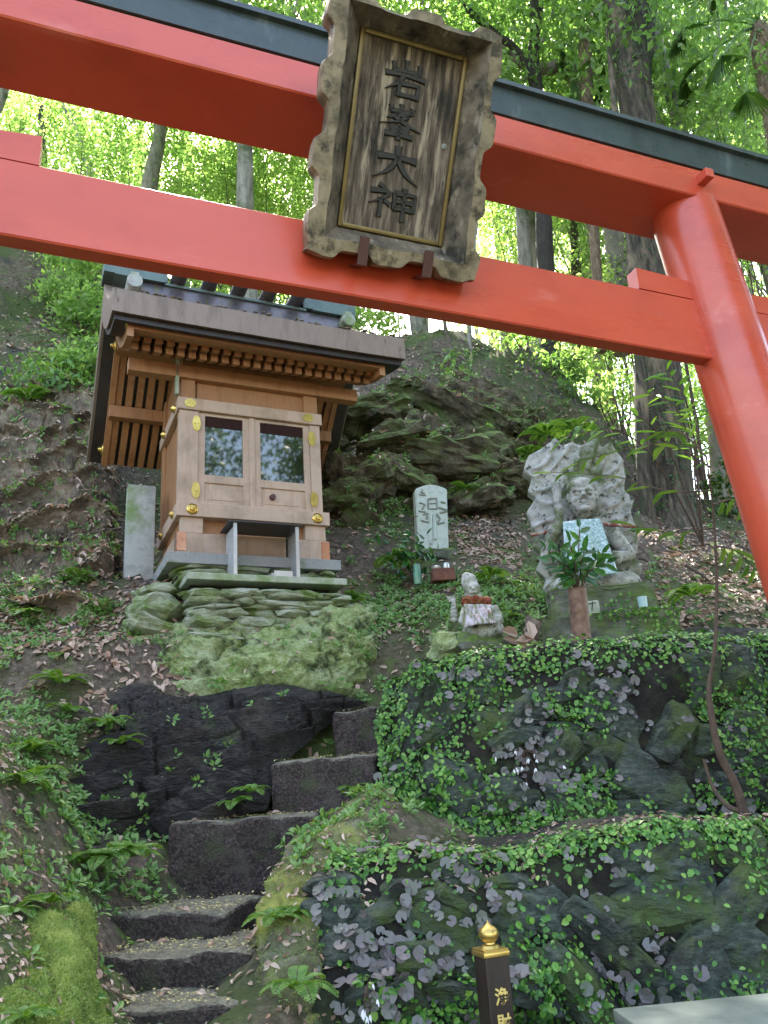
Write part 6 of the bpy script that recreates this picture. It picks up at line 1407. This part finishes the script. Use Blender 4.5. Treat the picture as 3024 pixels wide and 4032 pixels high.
# shrubs on the hillside
def shrub(px, py, Y, r_, n, leaf, label, seed, L=.085, drop=.0, group=None):
    rng = np.random.default_rng(seed); q = atY(px, py, Y); gz = float(ground_z(np.array([q[0]]), np.array([q[1]]))[0]); base = np.array([q[0], q[1], min(gz, q[2] - r_ * .5)])
    root = empty('shrub', tuple(base), label, 'shrub', group)
    C_, P, T, N_, LL = crown_arrays([(q, (r_, r_, r_ * .8), 1)], max(8, n // 60), 60, r_ * .22, L, rng)
    mb = MB()
    for i in rng.choice(len(C_), min(8, len(C_)), replace=False): mb.tube(catmull([base, (base + C_[i]) / 2 + rng.normal(size=3) * .08 * r_, C_[i]], 6), np.linspace(.018, .005, 6), 5)
    mb.build('stems', M['stem'], root); add_object('foliage', leaf_mesh('foliage', P, T, N_, LL, LL * .55, .18, oval=False), M[leaf], root)
for i, a in enumerate([
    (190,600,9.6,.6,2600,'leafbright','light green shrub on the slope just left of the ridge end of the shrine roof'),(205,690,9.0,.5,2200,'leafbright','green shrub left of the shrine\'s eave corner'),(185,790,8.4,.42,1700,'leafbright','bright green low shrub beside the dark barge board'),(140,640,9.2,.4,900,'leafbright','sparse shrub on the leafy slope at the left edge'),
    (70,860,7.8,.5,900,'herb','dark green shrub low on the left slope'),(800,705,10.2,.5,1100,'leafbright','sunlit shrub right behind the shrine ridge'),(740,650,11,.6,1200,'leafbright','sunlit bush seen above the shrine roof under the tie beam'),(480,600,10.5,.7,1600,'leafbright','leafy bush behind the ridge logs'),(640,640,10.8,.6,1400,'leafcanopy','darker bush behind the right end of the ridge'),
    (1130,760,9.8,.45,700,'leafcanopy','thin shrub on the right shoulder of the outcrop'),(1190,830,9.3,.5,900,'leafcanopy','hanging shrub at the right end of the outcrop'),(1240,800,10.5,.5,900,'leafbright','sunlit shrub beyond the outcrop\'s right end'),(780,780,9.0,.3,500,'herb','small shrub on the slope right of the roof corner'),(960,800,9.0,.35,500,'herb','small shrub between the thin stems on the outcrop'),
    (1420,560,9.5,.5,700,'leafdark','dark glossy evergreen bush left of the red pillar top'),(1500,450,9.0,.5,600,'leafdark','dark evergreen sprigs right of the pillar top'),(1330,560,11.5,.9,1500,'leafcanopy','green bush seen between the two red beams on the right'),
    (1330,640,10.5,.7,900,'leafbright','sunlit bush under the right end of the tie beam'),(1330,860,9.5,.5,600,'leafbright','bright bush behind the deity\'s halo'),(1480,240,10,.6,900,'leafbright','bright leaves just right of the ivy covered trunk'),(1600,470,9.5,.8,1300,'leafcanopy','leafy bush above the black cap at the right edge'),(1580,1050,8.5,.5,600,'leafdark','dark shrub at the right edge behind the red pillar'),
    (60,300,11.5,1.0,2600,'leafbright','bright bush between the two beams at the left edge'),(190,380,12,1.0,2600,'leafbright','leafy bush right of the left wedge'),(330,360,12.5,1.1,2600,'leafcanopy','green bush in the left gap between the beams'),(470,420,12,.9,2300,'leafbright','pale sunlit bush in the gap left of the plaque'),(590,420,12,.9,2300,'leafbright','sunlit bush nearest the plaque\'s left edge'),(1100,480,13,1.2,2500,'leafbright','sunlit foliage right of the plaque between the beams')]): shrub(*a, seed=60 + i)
# far wood that reads as one mass
rw = np.random.default_rng(9); bl = []
for i in range(46):
    x = rw.uniform(-16, 24); y = rw.uniform(23, 36)
    if -4 < x - (.06 * y) < 3.5 and rw.uniform() < .55: continue
    gz = float(ground_z(np.array([x]), np.array([y]))[0]); zz = gz + rw.uniform(2, 20); fx_, fy_, _ = project((x, y, zz))
    if 760 < fx_ < 1120 and 480 < fy_ < 820: continue
    bl.append(((x, y, zz), (2.6, 2.6, 2.2), 1))
C_, Pw, Tw, Nw, Lw = crown_arrays(bl, 260, 40, .5, .2, rw)
o = add_object('far_wood', leaf_mesh('far_wood', Pw, Tw, Nw, Lw, Lw * .6, .15, oval=False), M['leafbright']); tag(o, 'sunlit far wood on the hill', kind='stuff')
mb = MB()
for i in range(40):
    x = rw.uniform(-14, 20); y = rw.uniform(16, 34); gz = float(ground_z(np.array([x]), np.array([y]))[0]); r_ = rw.uniform(.08, .22); mb.tube([(x, y, gz - .5), (x + rw.normal()*.3, y, gz + 7), (x + rw.normal()*.6, y, gz + rw.uniform(13, 20))], [r_, r_*.8, r_*.4], 8)
mb.build('far_trunks', M['barkpale'], o)

# ------------------------------------------------------------------ the trees one can tell apart
def line_tree(name, pix, r0, r1, bark, label, branches=(), crown=None, leaf='leafcanopy', seed=1, nseg=34, sides=16, L=.1):
    rng = np.random.default_rng(seed); K = [atY(*q) for q in pix]; root = empty(name, tuple(K[0]), label, 'tree'); mb = MB()
    pts = catmull(K, nseg); rr = np.interp(np.linspace(0, 1, nseg), np.linspace(0, 1, len(r0)), r0) if hasattr(r0, '__len__') else np.linspace(r0, r1, nseg); mb.tube(pts, rr, sides)
    for br, a, b in branches: mb.tube(catmull([atY(*q) for q in br], 18), np.linspace(a, b, 18), 9)
    me = mb.mesh('trunk', 'auto'); V = np.array([v.co for v in me.vertices]); me.vertex_normals
    No = np.array([v.normal for v in me.vertices]); V = V + No * (fbm(V[:, 0]*4, V[:, 1]*4, V[:, 2]*1.6, 4, seed) * .022)[:, None]; me.vertices.foreach_set('co', V.astype(np.float32).ravel()); me.update()
    o = add_object('trunk', me, M[bark], root)
    if crown:
        C_, P, T, N_, LL = crown_arrays([(np.array(c), r_, 1) for c, r_ in crown], 60 * len(crown), 60, .3, L, rng)
        mb = MB()
        for i in rng.choice(len(C_), 7, replace=False): mb.tube(catmull([pts[-4], (pts[-4] + C_[i]) / 2, C_[i]], 6), np.linspace(r1 * .5 if r1 else .05, .01, 6), 6)
        mb.build('limb', M[bark], root); add_object('crown', leaf_mesh('crown', P, T, N_, LL, LL * .55, .15, oval=False), M[leaf], root)
    return root, pts, rr, o
big, bp, br_, bo = line_tree('ivy_clad_tree', [(1455,1170,8.0),(1450,1110,8.0),(1440,950,8.0),(1425,760,8.05),(1405,520,8.1),(1380,280,8.2),(1365,150,8.25),(1352,0,8.3),(1340,-160,8.4)], [.36,.25,.22,.215,.21,.21,.225,.255,.20], .2, 'bark', 'big dark ivy clad tree trunk at upper right, rising behind the gate',
    branches=[(((1352,60,8.3),(1300,-40,8.3),(1260,-160,8.4)), .14, .09), (((1390,150,8.3),(1402,60,8.35),(1410,-80,8.5)), .11, .08)], crown=[((1.8, 8.6, 13.6), (1.6,1.6,1.2)), ((3.4, 9.2, 14.6), (1.7,1.7,1.2))], seed=4, sides=26, nseg=60)
rl = np.random.default_rng(23); n = 5200; t = rl.uniform(.0, .98, n); i = (t * (len(bp) - 1)).astype(int); a = rl.uniform(math.pi * .9, math.pi * 2.1, n)
cz = np.stack([np.cos(a), np.sin(a), rl.normal(size=n) * .1], 1); P_ = bp[i] + (bp[np.minimum(i+1, len(bp)-1)] - bp[i]) * (t * (len(bp)-1) - i)[:, None] + cz * (br_[i] + .03)[:, None]
kp = .75 * patchy(P_ * np.array([1, 1, .45]), 2.6, .16, .2, 9) > rl.uniform(0, 1, n); P_, cz = P_[kp], cz[kp]; n = len(P_)
T, NN = hug(P_, cz, n, rl, .5, .6); L = rl.uniform(.022, .042, n); add_object('climbing_ivy', leaf_mesh('climbing_ivy', P_, T, NN, L, L * .75, .15), M['leafdark'], big)
line_tree('slender_tree', [(1400,1150,7.7),(1388,1000,7.7),(1385,860,7.7),(1372,650,7.75),(1350,450,7.8),(1330,250,8),(1310,60,8.2)], .075, .03, 'bark', 'thin reddish brown trunk just left of the big ivy clad trunk', seed=7)
line_tree('dark_stemmed_tree', [(1190,830,9.6),(1180,600,9.5),(1172,400,9.5),(1166,250,9.5),(1160,200,9.5),(1152,120,9.5),(1158,20,9.5),(1155,-60,9.6)], .13, .08, 'barkdark', 'dark forked stem above the black cap, right of the plaque',
    branches=[(((1158,195,9.5),(1125,120,9.4),(1075,75,9.3),(1010,20,9.2),(960,-40,9.1)), .07, .035)], seed=8)
line_tree('crooked_tree', [(1345,760,10.5),(1325,500,10.4),(1300,330,10.2),(1282,270,10.1),(1258,215,10.0),(1240,165,9.9),(1215,142,9.8),(1180,150,9.7),(1130,140,9.6),(1080,100,9.5)], [.16,.15,.14,.14,.14,.13,.12,.10,.07,.04], .05, 'barkpale', 'pale crooked trunk arching left between the dark stem and the ivy clad trunk', seed=9)
line_tree('ridge_sapling', [(1000,812,9.3),(1018,795,9.3),(1022,770,9.3),(1014,735,9.3),(1015,690,9.3),(1020,600,9.3),(1030,480,9.4)], .055, .02, 'barkpale', 'pale thin sapling with bent foot on the outcrop\'s crest', seed=10)
line_tree('ridge_sapling', [(985,805,9.3),(978,760,9.35),(965,720,9.4),(958,680,9.4),(950,620,9.5)], .03, .012, 'twig', 'very thin bare stem left of the bent sapling on the crest', seed=11)
for k, (pix, r_, lb) in enumerate([(((1250,820,13),(1245,600,13),(1235,400,13),(1230,200,13)), .10, 'straight grey trunk seen between the beams right of the plaque'), (((1560,1140,12),(1540,900,12),(1520,600,12),(1500,400,12)), .12, 'straight trunk right behind the red pillar'), (((1190,760,15),(1185,520,15),(1175,300,15)), .12, 'far pale trunk right of the plaque\'s lower corner'), (((1290,900,12),(1285,700,12),(1270,480,12)), .07, 'thin trunk above the deity\'s halo'), (((90,640,13),(95,400,13),(85,200,13)), .10, 'grey trunk in the gap by the left wedge'), (((240,640,13.5),(215,450,13.5),(170,300,13.5),(120,180,13.6)), .08, 'leaning trunk in the left gap between the beams'), (((560,560,15),(555,400,15),(550,250,15)), .07, 'thin trunk in the gap left of the plaque'), (((1215,500,18),(1210,200,18),(1205,0,18)), .14, 'far trunk behind the crooked tree'), (((1130,560,14),(1125,300,14),(1112,60,14)), .08, 'thin trunk close to the plaque\'s right side')]):
    line_tree('slender_tree', pix, r_, r_ * .7, 'barkpale' if k % 2 else 'bark', lb, seed=20 + k, nseg=20, sides=10)
# windmill palms
def palm(px, py, Y, r_, base, fans, label, seed, trunk=True, Lf=.46):
    rng = np.random.default_rng(seed); c = atY(px, py, Y); b = atY(*base); root = empty('fan_palm', tuple(b), label, 'palm')
    mb = MB(); pts = catmull([b, (b + c) / 2 + rng.normal(size=3) * .05, c], 24); mb.tube(pts, np.interp(np.linspace(0, 1, 24), [0, .6, .93, 1], [r_ * .75, r_ * .85, r_ * 1.2, r_ * .7]), 14)
    for i in range(90):
        t = rng.uniform(.45, 1); q = pts[int(t * 23)]; a = rng.uniform(0, 6.28); d = np.array([math.cos(a), math.sin(a), 0]); mb.tube([q + d * r_ * .8, q + d * r_ * 1.35 + np.array([0, 0, rng.uniform(-.2, .12)])], [.012, .003], 4)
    mb.build('trunk', M['palmfibre'], root)
    st = MB(); PP, TT, NN, LL = [], [], [], []
    for (fx, fy, dY) in fans:
        e = atY(fx, fy, Y + dY); m_ = (c + e) / 2 + np.array([0, 0, .12]); p3 = catmull([c, m_, e], 9); st.tube(p3, np.linspace(.014, .008, 9), 5)
        d = nrm(p3[-1] - p3[-2]); s = nrm(np.cross(d, np.array([0, 0, 1.0])) + rng.normal(size=3) * .25); nn_ = np.cross(s, d)
        for j in range(30):
            a = -2.0 + 4.0 * j / 29; PP.append(e); TT.append(nrm(d * math.cos(a) + s * math.sin(a) + np.array([0, 0, -.28 - .1 * abs(a)]))); NN.append(nn_); LL.append(Lf * (1 - .12 * abs(a)))
    st.build('stalk', M['fern'], root); LL = np.array(LL); add_object('fronds', leaf_mesh('fronds', PP, TT, NN, LL, LL * .032, .35, bend=.3), M['palmleaf'], root)
palm(1640, 55, 8.2, .13, (1690,900,8.2), [(1540,-10,.2),(1480,60,-.3),(1560,120,-.5),(1600,-60,.3),(1650,-70,-.2),(1480,170,.2),(1690,60,-.5),(1700,150,.2),(1610,200,-.6)], 'fan palm with fibrous trunk at the top right edge', 3)
palm(1262, 60, 9.4, .09, (1300,760,9.6), [(1235,170,-.4),(1290,110,-.3),(1215,110,.2),(1300,170,.1),(1270,20,-.2),(1330,120,.3)], 'fan palm half hidden left of the big ivy clad trunk', 5, Lf=.45)
